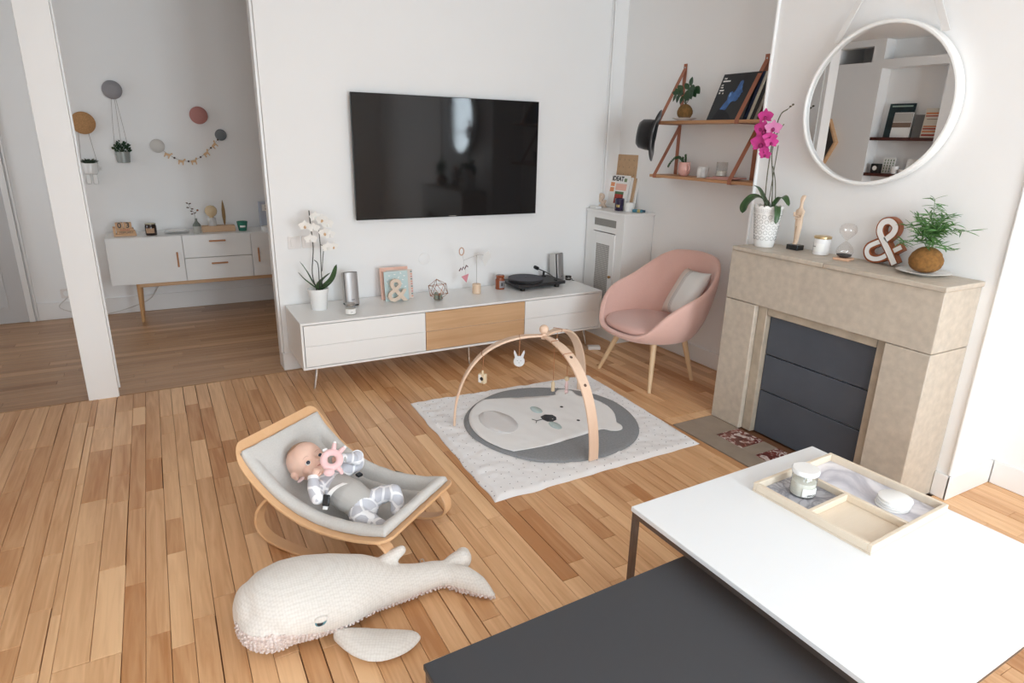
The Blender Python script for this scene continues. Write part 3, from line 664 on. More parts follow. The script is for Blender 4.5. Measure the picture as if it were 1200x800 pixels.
B().lathe([(.033, 0), (.035, .003), (.035, .048), (.028, .054), (.028, .060)], n=28, cap1=False).build('jar', CLEAR, t)
B().lathe([(.0325, .004), (.0325, .036)], n=24).build('wax', WAX, t)
label_arc('label', PAPER, t, .0352, .006, .040, 180, 330); text('24', .014, INK, t, T(-.002, -.0366, .020) @ FRONT)
B().lathe([(.031, .0605), (.033, .062), (.033, .072), (.028, .076), (.0001, .076)], n=28).build('lid', STEEL, t)
# cards
def card(name, x, y, w_, h_, m, rz, lean, lab, thick=.004, z=CZ):
    t = thing(name, lab, 'card', (x, y, z), rz, 'cards leaning on the wall behind the console ampersand'); B(RX(-lean)).box(-w_/2, w_/2, 0, thick, .001, h_).build('card_sheet', m, t, smooth=False); return t
card('greeting_card', 1.455, 4.375, .21, .232, PINK, radians(-2), .16, 'pink card at the back of the stack on the console', .006)
CONF = mat('confetti card', '#d9c9bf', .6)
t = card('greeting_card', 1.487, 4.355, .19, .215, CONF, radians(-6), .16, 'spotted card edge showing at the right of the blue card', .006)
for k in range(11): B(RX(-.16)).box(.080, .093, -.0012, -.0002, .012+k*.018, .022+k*.018).build('edge_spot', [mat('spot pink', '#d99a86', .6), mat('spot grey', '#7d8a86', .6), mat('spot rose', '#c98a8a', .6)][k % 3] if k < 3 else [MATS['spot pink'], MATS['spot grey'], MATS['spot rose']][k % 3], t, smooth=False)
t = card('greeting_card', 1.450, 4.325, .175, .212, mat('pale teal card', '#bfd0cf', .6), radians(-3), .15, 'pale teal card with white birds behind the ampersand', .004)
b = B(RX(-.15)); rc = random.Random(2)
for k in range(26):
    x, z = -.075+.15*((k*7) % 26)/26, .02+.18*k/26; a = rc.uniform(-1, 1); M_ = T(x, -.0012, z) @ RY(a)
    P = [M_ @ Vector(q) for q in ((-.010, 0, .003), (0, 0, -.002), (.010, 0, .005), (.001, 0, .004), (-.004, 0, .010))]; V = [b.v(q) for q in P]; b.f((V[0], V[1], V[3])); b.f((V[1], V[2], V[3])); b.f((V[0], V[3], V[4]))
b.build('bird_print', PAPER, t, smooth=False)
t = thing('wooden_ampersand', 'pale wooden ampersand leaning before the teal card on the console', 'ornament', (1.435, 4.285, CZ), radians(-3))
text('&', .235, mat('pale craft wood', '#d5c0ad', .6), t, T(-.0, 0, .080) @ RX(radians(-7)) @ FRONT, 'ampersand_shape', ext=.008, offset=.002)
# geometric terrarium
t = thing('wire_terrarium', 'faceted copper wire terrarium holding a small cactus', 'terrarium', (1.727, 4.225, CZ), radians(20))
ph = (1+sqrt(5))/2; IV = [Vector(q).normalized()*.076 for q in ((-1,ph,0),(1,ph,0),(-1,-ph,0),(1,-ph,0),(0,-1,ph),(0,1,ph),(0,-1,-ph),(0,1,-ph),(ph,0,-1),(ph,0,1),(-ph,0,-1),(-ph,0,1))]
RI = Matrix.Rotation(radians(20.9+180), 3, 'X') @ Matrix.Rotation(.0, 3, 'Y'); IV = [RI @ v for v in IV]; zm = min(v.z for v in IV)
b = B(); b2 = B()
for i in range(12):
    for j in range(i+1, 12):
        if (IV[i]-IV[j]).length < .0815: b.tube([IV[i]+Vector((0, 0, -zm+.002)), IV[j]+Vector((0, 0, -zm+.002))], .0017, 5)
    b.ball(IV[i]+Vector((0, 0, -zm+.002)), .0032, 6, 4)
b.build('wire_frame', COPPER, t)
for x, y, r, h in ((-.018, 0, .017, .05), (.012, -.008, .015, .045), (.018, .014, .012, .036), (-.005, .018, .014, .055), (0, -.02, .010, .03)):
    b2.lathe([(r*.7, .006), (r, .018), (r*.95, h*.8), (r*.5, h), (.0001, h*1.04)], c=(x, y, 0), n=12, wob=lambda i, z: .12*(i % 2))
b2.build('cactus', mat('grey green cactus', '#8b9285', .7, var=.2, vscale=40), t)
B().lathe([(.001, .002), (.030, .004), (.036, .010), (.0001, .013)], n=16).build('gravel', mat('grey gravel', '#8c857c', .9, bump=.4), t)
# mobile
t = thing('table_mobile', 'small balancing mobile on a round wooden foot, with a ring, zigzag and pink triangle', 'mobile', (2.075, 4.30, CZ))
B().lathe([(.031, 0), (.033, .002), (.033, .072), (.031, .074)], n=28).build('base', BIRCH, t)
B().cyl((0, 0, .07), (0, 0, .293), .0022, None, 8).build('rod', STEEL, t)
B().tube(catmull([(-.115, -.01, .265), (-.05, -.003, .281), (0, 0, .294), (.03, .004, .297), (.062, .01, .290)]), .0012, 5).tube([(-.112, -.01, .256), (-.122, -.01, .305)], .0008, 4).tube([(-.112, -.01, .263), (-.112, -.01, .222)], .0008, 4).tube([(-.10, -.01, .20), (-.098, -.01, .155)], .0008, 4).build('wire', STEEL, t)
B(T(-.13, -.01, .332) @ RX(pi/2) @ Matrix.Rotation(.2, 4, 'Y')).ringprism([(.024*cos(a*pi/12), .031*sin(a*pi/12)) for a in range(24)], [(.017*cos(a*pi/12), .024*sin(a*pi/12)) for a in range(24)], -.002, .002).build('ring', mat('ring plywood', '#cda48b', .5), t)
zz = [(-.150, .186), (-.135, .208), (-.128, .192), (-.114, .216), (-.106, .197), (-.090, .226), (-.078, .212)]
B().band([(x, -.01, z) for x, z in zz], Vector((0, 1, 0)), .003, .009).build('zigzag', mat('dark red zigzag', '#571a24', .5), t)
B(T(0, -.01, 0) @ RX(pi/2)).prism([(-.132, .142), (-.071, .160), (-.090, .092)], -.001, .001).build('triangle', mat('pink triangle', '#d98f98', .6), t, smooth=False)
B(T(.088, .01, .262) @ RZ(-.5) @ RX(pi/2)).prism([(.014, .062), (.036, .010), (-.012, -.060), (-.038, .0)], -.001, .001).build('white_rhombus', mat('mobile white card', '#dedbd7', .6), t, smooth=False)
t = thing('amber_jar', 'amber glass jar with a dark printed label beside the turntable', 'jar', (2.31, 4.36, CZ))
AMB = mat('amber brown glass', '#8a4423', .15, spec=.7)
B().lathe([(.034, 0), (.037, .003), (.038, .076), (.030, .088), (.030, .092)], n=28).build('jar', AMB, t)
B().lathe([(.033, .0925), (.034, .094), (.034, .110), (.031, .112), (.0001, .112)], n=28).build('lid', AMB, t)
label_arc('label', mat('jar label grey', '#8d8a8c', .6), t, .0382, .014, .070, 235, 325); label_arc('label_mark', INK, t, .0392, .030, .056, 255, 275); label_arc('label_mark', INK, t, .0392, .026, .060, 292, 300)
# turntable
t = thing('turntable', 'black record player with a raised tonearm on the media console', 'turntable', (2.60, 4.325, CZ), radians(3))
DK = mat('turntable slab', '#29282a', .4); RUB = mat('rubber mat', '#3a3a44', .6)
B().box(-.215, .235, -.115, .155, .024, .050).build('plinth', DK, t, bevel=.004)
for x in (-.16, .0, .17): B().lathe([(.018, 0), (.020, .003), (.020, .0235)], c=(x, -.085 if x else .12, 0), n=16).build('foot', BLACK, t)
B().lathe([(.135, .052), (.142, .056), (.144, .070), (.141, .074), (.0001, .074)], c=(-.065, .02, 0), n=56).build('platter', DK, t)
B().lathe([(.1405, .0745), (.1405, .077), (.0001, .077)], c=(-.065, .02, 0), n=56).build('slip_mat', RUB, t)
B().lathe([(.003, .077), (.003, .088), (.0001, .090)], c=(-.065, .02, 0), n=12).build('spindle', CHROME, t)
B().lathe([(.022, .050), (.022, .056), (.010, .060), (.010, .090), (.0001, .092)], c=(.165, .10, 0), n=18).build('arm_base', BLACK, t)
B().tube([(.135, .19, .115), (.15, .15, .103), (.165, .10, .094), (.178, .03, .080), (.170, -.05, .064), (.155, -.085, .060)], [.004, .004, .004, .0035, .003, .003], 8).build('tonearm', BLACK, t)
B().cyl((.130, .205, .118), (.148, .160, .106), .015, None, 16).build('counterweight', BLACK, t)
B().obox((.150, -.095, .058), (.014, .03, .010)).build('headshell', BLACK, t, bevel=.002)
t = thing('round_receiver', 'small round black puck with a short cable at the right end of the console', 'receiver', (3.010, 4.435, CZ))
B().lathe([(.024, 0), (.026, .003), (.026, .022), (.0265, .023), (.0265, .030), (.024, .034), (.0001, .035)], n=28).build('puck_body', BLACK, t)
B().lathe([(.0268, .013), (.0272, .017), (.0268, .021)], n=28, cap0=False, cap1=False).build('metal_band', STEEL, t)
B().tube(catmull([(.022, 0, .010), (.03, -.02, .005), (.012, -.04, .003), (.02, -.06, .003)]), .0022, 6).build('cable', BLACK, t)
# ------------------------------------------------------------------ radiator cabinet in the corner
KH = 1.07
rc_ = thing('radiator_cabinet', 'white radiator cabinet with a meshed door in the corner by the console', 'cabinet', (3.22, 4.0, 0))
B().box(0, .302, .0, .016, 0, KH-.02).box(0, .018, .0165, .10, 0, KH-.02).box(0, .018, .40, .505, 0, KH-.02).box(0, .018, .10, .40, .90, .945).box(0, .018, .10, .40, 1.005, KH-.02).box(0, .018, .10, .40, 0, .18).build('body', WHITE, rc_, smooth=False, bevel=.001)
B().box(-.012, .303, -.012, .505, KH-.0195, KH).build('top', WHITE, rc_, bevel=.003)
B().box(.006, .012, .10, .40, .9455, 1.0045).build('vent_screen', mat('vent grey', '#8e8b86', .6, var=.1, vscale=200), rc_, smooth=False)
d = B().box(-.012, -.001, .095, .155, .185, .895).box(-.012, -.001, .345, .405, .185, .895).box(-.012, -.001, .155, .345, .80, .895).box(-.012, -.001, .155, .345, .185, .28).build('door', WHITE, rc_, smooth=False, bevel=.0015)
MESHM = bpy.data.materials.new('wire mesh'); MESHM.use_nodes = True; nt = MESHM.node_tree; N = nt.nodes; L = nt.links; p = N['Principled BSDF']
tc = N.new('ShaderNodeTexCoord'); vo = N.new('ShaderNodeTexChecker'); vo.inputs['Scale'].default_value = 90; mp = N.new('ShaderNodeMapping'); mp.inputs['Rotation'].default_value = (radians(45), 0, 0); L.new(tc.outputs['Object'], mp.inputs[0]); L.new(mp.outputs[0], vo.inputs['Vector'])
vo.inputs['Color1'].default_value = (*lin('#c9c6c1'), 1); vo.inputs['Color2'].default_value = (*lin('#8f8c87'), 1); L.new(vo.outputs[0], p.inputs['Base Color']); p.inputs['Roughness'].default_value = .5
B().box(-.006, -.003, .155, .345, .28, .80).build('grille', MESHM, d, smooth=False)
B().ball((-.028, .115, .548), (.012, .012, .012), 14, 10).cyl((-.028, .115, .548), (-.012, .115, .548), .006).build('knob', mat('brass', '#a97a45', .3, metal=.8), d)
# things on it
SX, SY = 3.22, 4.0
t = thing('kraft_board', 'kraft board of small pressed sprigs leaning on the wall on the cabinet', 'board', (3.505, 4.425, KH+.001))
KR = mat('kraft board', '#c2a07d', .8, var=.06, vscale=30)
R = RY(radians(3))
B(R).box(-.006, 0, -.165, .165, 0, .44).build('board_sheet', KR, t, bevel=.001)
B(R).box(.0005, .004, -.168, .168, 0, .441).build('backing', WHITEM, t, smooth=False)
b = B(R); rr = random.Random(8)
for i in range(5):
    for j in range(7):
        y, z = -.13+.065*i, .03+.06*j; a = rr.uniform(-1, 1); b.leaf((-.008, y, z), (-.008, y+sin(a)*.02, z+cos(a)*.02), .005, 0, (-1, 0, 0), .1, 3)
b.build('pressed_sprigs', mat('sprig grey', '#7f735f', .8), t, kind='stuff')
t = thing('magazine', 'white cover magazine with large black title and a red photo, leaning on the kraft board', 'magazine', (3.44, 4.41, KH+.001), radians(0))
R = RZ(radians(4)) @ RY(radians(9))
B(R).box(-.006, .004, -.118, .118, .001, .275).build('cover', PAPER, t, bevel=.001)
text('IDEAT', .052, mat('title black', '#222', .6) if False else INK, t, R @ T(-.0066, .022, .243) @ FACEX, 'title', offset=.002)
B(R).box(-.0072, -.0062, -.09, -.058, .222, .250).build('cover_stamp', mat('stamp green', '#7f8f6a', .7), t, smooth=False)
B(R).box(-.0072, -.0062, -.098, .035, .150, .205).build('cover_text', mat('blush print', '#eab9a8', .7), t, smooth=False)
B(R).box(-.0072, -.0062, .052, .100, .135, .170).build('cover_tag', mat('orange print', '#e89a6a', .7), t, smooth=False); B(R).box(-.0072, -.0062, .052, .100, .180, .212).build('cover_tag', MATS['orange print'], t, smooth=False)
B(R).box(-.0072, -.0062, -.075, .030, .040, .140).build('cover_photo', mat('red photo', '#a8372c', .6, var=.6, vscale=30), t, smooth=False)
B(R).box(-.0078, -.0073, -.075, .030, .118, .140).build('photo_foliage', mat('photo green', '#55724c', .7), t, smooth=False); B(R).box(-.0078, -.0073, -.075, -.02, .040, .062).build('photo_shade', INK, t, smooth=False); B(R).box(-.0078, -.0062, -.07, -.03, .018, .030).build('cover_text', INK, t, smooth=False)
for k, (dy, m) in enumerate(((-.02, WHITEM), (-.045, MATS['kraft board']), (-.062, PAPER))):
    o = B(RZ(radians(4)) @ RY(radians(9))).box(-.006, .006, -.118, .118, .001, .262-.004*k).build('paperback', m, None, (3.457+.014*k, 4.41+dy, KH+.001), bevel=.001)
    tag(o, ('white booklet directly behind the magazine', 'brown booklet sandwiched behind the magazine', 'white booklet farthest behind the magazine')[k], 'book', 'booklets behind the magazine')
t = thing('wooden_letter', 'small pale wooden ampersand before the magazine on the cabinet', 'ornament', (3.36, 4.50, KH+.001))
text('&', .165, MATS['pale craft wood'], t, T(0, 0, .055) @ RZ(radians(12)) @ FACEX, 'letter_shape', ext=.010, offset=.002)
t = thing('purple_candle', 'dark purple glass candle on the radiator cabinet', 'candle', (3.345, 4.235, KH+.001))
B().lathe([(.034, 0), (.037, .004), (.038, .096), (.036, .098), (.033, .094), (.032, .07)], n=28).build('glass', mat('purple glass', '#2c2142', .12, spec=.7), t); B().lathe([(.0315, .02), (.0315, .066)], n=24).build('wax', mat('purple wax', '#4a3f5e', .5), t)
label_arc('label', mat('gold label', '#b7a06c', .4, metal=.5), t, .0378, .03, .05, 190, 235)
t = thing('white_candle', 'white glass candle on the radiator cabinet, right of the purple one', 'candle', (3.375, 4.145, KH+.001))
B().lathe([(.034, 0), (.036, .003), (.036, .070), (.034, .071), (.032, .068), (.031, .055)], n=28).build('glass', CERAM, t); B().lathe([(.0305, .01), (.0305, .054)], n=24).build('wax', WAX, t)
t = thing('blue_tube', 'small teal tube lying on the cabinet edge', 'tube', (3.40, 4.05, KH+.001), radians(-52))
B().cyl((-.05, 0, .014), (.03, 0, .014), .013, .013, 16).build('tube_body', mat('teal tube', '#3f7e92', .4), t); B().cyl((.0305, 0, .014), (.052, 0, .014), .010, .010, 16).build('cap', mat('tube cap', '#2d4f68', .4), t); B().cyl((-.012, 0, .014), (.012, 0, .014), .0135, .0135, 16).build('band', mat('tube band', '#b9a66b', .4), t)
o = B().box(-.03, .03, -.045, .045, 0, .018).build('small_box', WHITEM, None, (3.262, 4.45, KH+.001), bevel=.002); tag(o, 'flat white box at the back left corner of the radiator cabinet', 'box')

# ------------------------------------------------------------------ strap shelf on the right wall
WX = 3.524
STRAP = mat('tan leather', '#a3654a', .55, var=.08, vscale=20)
SHW = wood_mat('shelf oak', '#c99a70', '#b07f58', 'Y', .5, attr=False, grain=.6)
sh = thing('strap_shelf', 'two-tier oak shelf hung on tan leather straps beside the chimney breast', 'shelf', (WX, 3.38, 1.365))
SFX = -.205
for z, y0, y1 in ((.380, -.52, .47), (0, -.535, .485)):
    B().box(SFX, -.006, y0, y1, z, z+.020).build('shelf_board', SHW, sh, bevel=.0015)
for y in (.425, -.31):
    b = B()
    b.band([(-.002, y, .80), (-.002, y, .395)], Vector((0, 1, 0)), .034, .003); b.band([(-.0025, y, .378), (-.0025, y, .018)], Vector((0, 1, 0)), .034, .003)
    for z0, zt in ((.380, .765), (0, .365)):
        b.band([(-.004, y, zt), (-.03, y, zt-.045), (SFX-.0035, y, z0+.02), (SFX-.0035, y, z0-.0035), (SFX+.01, y, z0-.0035), (-.008, y, z0-.0035)], Vector((0, 1, 0)), .034, .0032)
    b.build('strap', STRAP, sh, ang=35)
    B().cyl((-.006, y, .775), (-.0038, y, .775), .006, None, 12).build('screw', STEEL, sh)
SHT = 1.7655; SHB = 1.3855
# black hat hung from the left end of the upper board
hat = thing('black_hat', 'black felt hat hanging from the left end of the upper shelf', 'hat', (3.262, 3.775, 1.661))
FELT = mat('black felt', '#121214', .85, sheen=.4)
HM = RZ(radians(10)) @ RX(radians(-96)) @ RY(radians(0))
def hatp(r_, z_, i, n): 
    a = 2*pi*i/n; return (r_*1.0*cos(a), r_*1.12*sin(a), z_+.012*cos(2*a)*(r_ > .11))
n = 40; prof = [(.162, 0), (.120, -.004), (.098, .002), (.092, .012), (.094, .05), (.088, .10), (.07, .122), (.04, .116), (.0, .108)]
_h = Vector((-.66, .74, .12)).normalized(); _s = Vector((0, 0, 1)).cross(_h).normalized(); _t = _h.cross(_s)
HM = Matrix((_s, _t, _h)).transposed().to_4x4()
b = B(HM); b.rings([[hatp(r, z, i, n) for i in range(n)] for r, z in prof if r > 0], cap0=False, cap1=True); b.build('felt_body', FELT, hat, solid=.003, ang=70)
B(HM).rings([[hatp(r, z, i, n) for i in range(n)] for r, z in ((.0945, .010), (.0965, .012), (.0970, .032), (.0945, .034))], cap0=False, cap1=False).build('hat_band', mat('black ribbon', '#0b0b0d', .5), hat)
# kokedama and plate on the upper board
MOSS = mat('brown moss', '#7b5a2f', .95, var=.35, vscale=60, bump=1, bscale=90)
MOSSL = mat('golden moss', '#8a6030', .95, var=.3, vscale=70, bump=1, bscale=90)
def mossball(b, r, h, n=72, sd=1):
    rr = random.Random(sd); prof = []; m = 40
    for j in range(m+1):
        a = pi*j/m; prof.append((max(.0001, r*sin(a)**.95*(1+.10*cos(a)) if 0 < j < m else .0001), h/2-h/2*cos(a)*(1 if j > 3 else .97)))
    off = [[rr.uniform(-.035, .035) for _ in range(n)] for _ in range(m+1)]
    R2 = [[(p[0]*cos(2*pi*i/n)*(1+off[j][i]), p[0]*sin(2*pi*i/n)*(1+off[j][i]), p[1]) for i in range(n)] for j, p in enumerate(prof)]
    b.rings(R2[1:-1], True, True, True)
def saucer(r, lab, loc, cat='plate'):
    o = B().lathe([(r*.5, 0), (r*.55, .002), (r*.62, .006), (r*.96, .016), (r, .0175), (r*.97, .019), (r*.62, .0095), (.0001, .008)], n=44).build('saucer', CERAM, None, loc); return tag(o, lab, cat)
saucer(.085, 'white plate under the moss ball on the upper shelf', (3.385, 3.62, SHT))
DLEAF = mat('dark gloss leaf', '#2c4a2d', .3, var=.25, vscale=25)
t = thing('kokedama', 'brown moss ball with dark oval leaves on the upper strap shelf', 'plant', (3.385, 3.62, SHT+.0085))
b = B(); mossball(b, .053, .105, sd=4); b.build('moss_ball', MOSS, t)
def leafy(t, spec, m, wid, nrm=(-.9, 0, .5)):
    for st, lv in spec:
        B().tube(catmull(st), .0022, 6).build('stem', STEM, t)
        for base, tip in lv: B().leaf(base, tip, wid*(Vector(tip)-Vector(base)).length/.06, .004, nrm, .22, 7, .85).build('leaf', m, t)
leafy(t, [([(0, 0, .10), (-.01, .01, .15), (-.01, .03, .19)], [((-.01, .03, .19), (-.02, .075, .235)), ((-.01, .02, .17), (-.015, .082, .185)), ((-.01, .03, .19), (-.03, .045, .145)), ((-.01, .015, .16), (-.03, .025, .105))]),
          ([(0, 0, .10), (-.01, -.02, .17), (-.01, -.05, .23)], [((-.01, -.045, .22), (-.01, -.052, .285)), ((-.01, -.03, .20), (-.02, .005, .245)), ((-.01, -.04, .215), (-.02, -.10, .20)), ((-.01, -.03, .20), (-.03, -.03, .12)), ((-.01, -.035, .20), (-.03, -.085, .135)), ((-.01, -.03, .19), (-.035, -.055, .125))]),
          ([(0, 0, .10), (-.02, .03, .16), (-.02, .075, .175)], [((-.02, .06, .175), (-.03, .115, .19)), ((-.02, .075, .175), (-.03, .10, .125)), ((-.02, .05, .17), (-.03, .06, .115)), ((-.02, .06, .175), (-.03, .085, .215))]),
          ([(0, 0, .10), (.01, -.03, .15), (.01, -.075, .22)], [((.01, -.07, .215), (0, -.128, .17)), ((.01, -.05, .19), (0, -.095, .15)), ((.01, -.06, .2), (-.01, -.035, .16))])], DLEAF, .040)
# records
SLV = [('#16181c', 'black record sleeve with a blue side portrait, front of the row on the upper shelf'), ('#1b2740', 'navy record sleeve right behind the front one'), ('#c9c2b2', 'cream record sleeve, third in the row'), ('#2c2b2c', 'black record sleeve, fourth in the row'), ('#9a9388', 'grey record sleeve at the back of the row')]
for k, (c, lab) in enumerate(SLV):
    t = thing('record_sleeve', lab, 'record', (3.354+.009*k, 3.215-.020*k, SHT), 0, 'record sleeves on the upper shelf'); R = RY(radians(23))
    B(R).box(-.002, .002, -.157, .157, .0014, .320).build('sleeve', mat('sleeve %d' % k, c, .35 if k == 0 else .6), t, smooth=False)
    if k == 0:
        DM = R @ T(-.0023, 0, 0) @ RZ(-pi/2) @ RX(pi/2)      # x right = towards -y, y up
        prof = [(-.075, .075), (-.060, .11), (-.045, .14), (-.052, .165), (-.045, .19), (-.030, .197), (-.018, .185), (-.008, .20), (-.002, .23), (.004, .262), (.018, .270), (.028, .258), (.028, .235), (.034, .222), (.034, .212), (.050, .190), (.044, .182), (.040, .180), (.043, .170), (.038, .166), (.040, .156), (.032, .150), (.034, .138), (.022, .126), (.000, .128), (-.012, .120), (-.018, .100), (-.025, .075), (-.045, .060)]
        prof = [(x*1.12+.01, y) for x, y in prof]
        B(DM).prism(prof, 0, .0006).build('portrait_print', mat('portrait blue', '#3d6aa8', .5, var=.45, vscale=22), t, smooth=False)
        B(DM).prism([(-.11, .004), (-.085, .070), (-.05, .072), (-.01, .060), (.03, .03), (.05, .004)], .0005, .0010).build('coat_print', mat('coat print', '#10131a', .6), t, smooth=False)
        B(DM).prism([(-.022, .172), (-.028, .158), (-.036, .156), (-.042, .170), (-.038, .185), (-.028, .188)], .0006, .0011).build('ear_print', mat('ear print', '#6f9ad0', .5), t, smooth=False)
        for s_, x, y, z in (('THE', -.128, .288, .013), ('OF', -.134, .242, .013), ('THE', -.132, .226, .013)): text(s_, z, PAPER, t, DM @ T(x, y, .0006), 'sleeve_title', offset=.0006)
        for x0, x1, y in ((-.142, -.078, .270), (-.142, -.105, .206), (-.140, -.128, .188), (-.108, -.100, .186)): B(DM).prism([(x0, y-.005), (x1, y-.005), (x1, y+.005), (x0, y+.005)], 0, .0006).build('sleeve_title', PAPER, t, smooth=False)
# lower board
t = thing('pink_mug', 'pink mug planted with a trailing notched cactus on the lower shelf', 'mug', (3.40, 3.585, SHB))
PKM = mat('pink glaze', '#e3b0a6', .2)
B().lathe([(.026, 0), (.030, .003), (.043, .025), (.045, .05), (.041, .095), (.039, .097), (.037, .090), (.040, .05)], n=30).build('mug_body', PKM, t)
B().tube(catmull([(-.012, -.040, .080), (-.016, -.064, .072), (-.016, -.066, .045), (-.012, -.042, .030)]), .005, 8).build('handle', PKM, t)
def fishbone(b, pts, s):
    P = catmull(pts, 4); b.tube(P, .0022, 5)
    for i in range(1, len(P)-1):
        d = (P[i+1]-P[i-1]).normalized(); sd = d.cross(Vector((-1, 0, .2))).normalized()
        for q in (-1, 1): b.leaf(P[i]-d*.004, P[i]+sd*q*s+d*s*.5, s*.95, 0, (-1, 0, .3), .1, 3)
for pts in ([(0, 0, .085), (-.03, .02, .125), (-.05, .05, .125), (-.06, .085, .09), (-.065, .105, .055)], [(0, .01, .085), (-.01, .03, .12), (-.02, .05, .13), (-.03, .07, .12)], [(0, -.01, .085), (-.01, -.018, .12), (-.01, -.01, .155)], [(0, -.01, .085), (-.02, -.03, .10), (-.03, -.035, .12)], [(0, 0, .085), (-.015, .005, .11), (-.02, -.0, .135)]):
    b = B(); fishbone(b, pts, .011); b.build('cactus_stem', mat('fishbone green', '#33502f', .5) if 'fishbone green' not in MATS else MATS['fishbone green'], t)
t = thing('marble_candle', 'short white marbled candle holder on the lower shelf', 'candle', (3.40, 3.395, SHB)); B().lathe([(.033, 0), (.036, .003), (.037, .072), (.035, .074), (.032, .070), (.031, .05)], n=28).build('holder', MARB, t); B().lathe([(.0305, .01), (.0305, .048)], n=24).build('wax', WAX, t)
B().box(-.0385, -.0365, -.012, .016, .0, .062).build('label', CERAM, t, smooth=False)
for k in range(2):
    o = B(RZ(radians(2-4*k))).box(-.055, .055, -.10+.0*k, .10, 0, .009).build('pink_notebook', [mat('notebook blush', '#dba89b', .6), mat('notebook rose', '#cf9a94', .6)][k], None, (3.395, 3.20-.055*k, SHB+.0095*k), bevel=.001)
    tag(o, ('blush notebook lying on the lower shelf board', 'rose notebook stacked on top, to the right')[k], 'notebook', 'pink notebooks on the lower shelf')
t = thing('glass_tumbler', 'clear glass candle tumbler standing on the pink notebooks', 'glass', (3.40, 3.225, SHB+.0195))
B().lathe([(.034, 0), (.037, .003), (.038, .092)], n=30, cap1=False).build('tumbler', CLEAR, t, solid=.002); B().lathe([(.0335, .004), (.0335, .034)], n=24).build('wax', WAX, t)

# ------------------------------------------------------------------ armchair
CHF = mat('dusty pink wool', '#e3b8ac', .85, sheen=.35, bump=.5, bscale=350, var=.04, vscale=200)
CHS = mat('dusty pink seat', '#d8ada3', .85, sheen=.35, bump=.5, bscale=350)
ac = thing('armchair', 'dusty pink rounded lounge chair on four oak legs beside the fireplace', 'armchair', (3.005, 3.29, 0), radians(0))
def rim(a):                # a = 0 at the front (-x), pi at the back; radii and height of the rim
    c = cos(a); k = (1-c)/2
    rx = lerp(.375, .325, k); ry = .400
    x = rx*abs(c)**.85; y = ry*math.copysign(abs(sin(a))**.86, sin(a))*(1-.12*k*k)
    if c > 0: x = -.385*c**.82
    h = interp([(0, .372), (.13, .380), (.22, .430), (.30, .535), (.38, .600), (.5, .665), (.62, .755), (.73, .835), (.82, .872), (1, .886)], abs(((a+pi) % (2*pi))-pi)/pi)
    return x, y, h
def shell(t, a, inn=0):
    x, y, h = rim(a); zb = .300; rb = .62
    if t < .35: s_ = t/.35; q = rb*s_; return Vector((x*q, y*q, zb+.012*s_*s_))
    s_ = (t-.35)/.65; q = rb+(1-rb)*sin(s_*pi/2)**.9; z = zb+.012+(h-zb-.012)*(1-cos(s_*pi/2))**(1.0)
    z = zb+.012+(h-zb-.012)*(s_**1.35)
    q = rb+(1-rb)*(1-(1-s_)**1.9)
    k = (1-cos(a))/2; q2 = q + .0
    return Vector((x*q2+.045*k*s_*s_, y*q2, z))
n, m = 56, 18
b = B(); R2 = [[shell(max(.02, j/m), 2*pi*i/n) for i in range(n)] for j in range(m+1)]
b.rings(R2, True, True, False); b.build('shell', CHF, ac, solid=.036, soff=-1, subsurf=1)
b = B(); 
def seatp(r_, a):
    x, y, h = rim(a); e = .80 if cos(a) < 0 else 1.0
    return Vector((x*e*.84*r_+.0, y*.80*r_, 0))
R2 = []
for r_, z in ((.3, .372), (.9, .368), (1.0, .382), (1.02, .405), (.98, .422), (.85, .431), (.5, .436), (.15, .437)):
    R2.append([seatp(r_, 2*pi*i/40)+Vector((-.015, 0, z)) for i in range(40)])
b.rings(R2); b.build('seat_cushion', CHS, ac, ang=80)
for (x0, y0), (x1, y1) in (((-.16, .19), (-.265, .285)), ((-.16, -.17), (-.252, -.268)), ((.12, .17), (.185, .215)), ((.12, -.16), (.192, -.205))):
    B().cyl((x0, y0, .315), (x1, y1, 0), .021, .013, 18).build('leg', OAKC, ac)
# cushion on the chair
CU = bpy.data.materials.new('woven cushion'); CU.use_nodes = True; nt = CU.node_tree; N = nt.nodes; L = nt.links; p = N['Principled BSDF']; p.inputs['Roughness'].default_value = .9
tc = N.new('ShaderNodeTexCoord'); sp = N.new('ShaderNodeSeparateXYZ'); L.new(tc.outputs['Object'], sp.inputs[0]); r = N.new('ShaderNodeValToRGB'); r.color_ramp.interpolation = 'CONSTANT'
mr_ = N.new('ShaderNodeMapRange'); mr_.inputs[1].default_value = -.2; mr_.inputs[2].default_value = .2; L.new(sp.outputs[0], mr_.inputs[0]); L.new(mr_.outputs[0], r.inputs[0]); e = r.color_ramp.elements
e[0].position = 0; e[0].color = (*lin('#dccac0'), 1); e[1].position = .36; e[1].color = (*lin('#d8cfc8'), 1)
for ps, c_ in ((.40, '#8e827b'), (.412, '#e2dedb'), (.435, '#958982'), (.447, '#e2dedb'), (.47, '#a0958e'), (.48, '#e4e2df')): q = e.new(ps); q.color = (*lin(c_), 1)
L.new(r.outputs[0], p.inputs['Base Color']); nz = N.new('ShaderNodeTexNoise'); nz.inputs['Scale'].default_value = 300; bp = N.new('ShaderNodeBump'); bp.inputs['Strength'].default_value = .4; bp.inputs['Distance'].default_value = .002; L.new(tc.outputs['Object'], nz.inputs['Vector']); L.new(nz.outputs[0], bp.inputs['Height']); L.new(bp.outputs[0], p.inputs['Normal'])
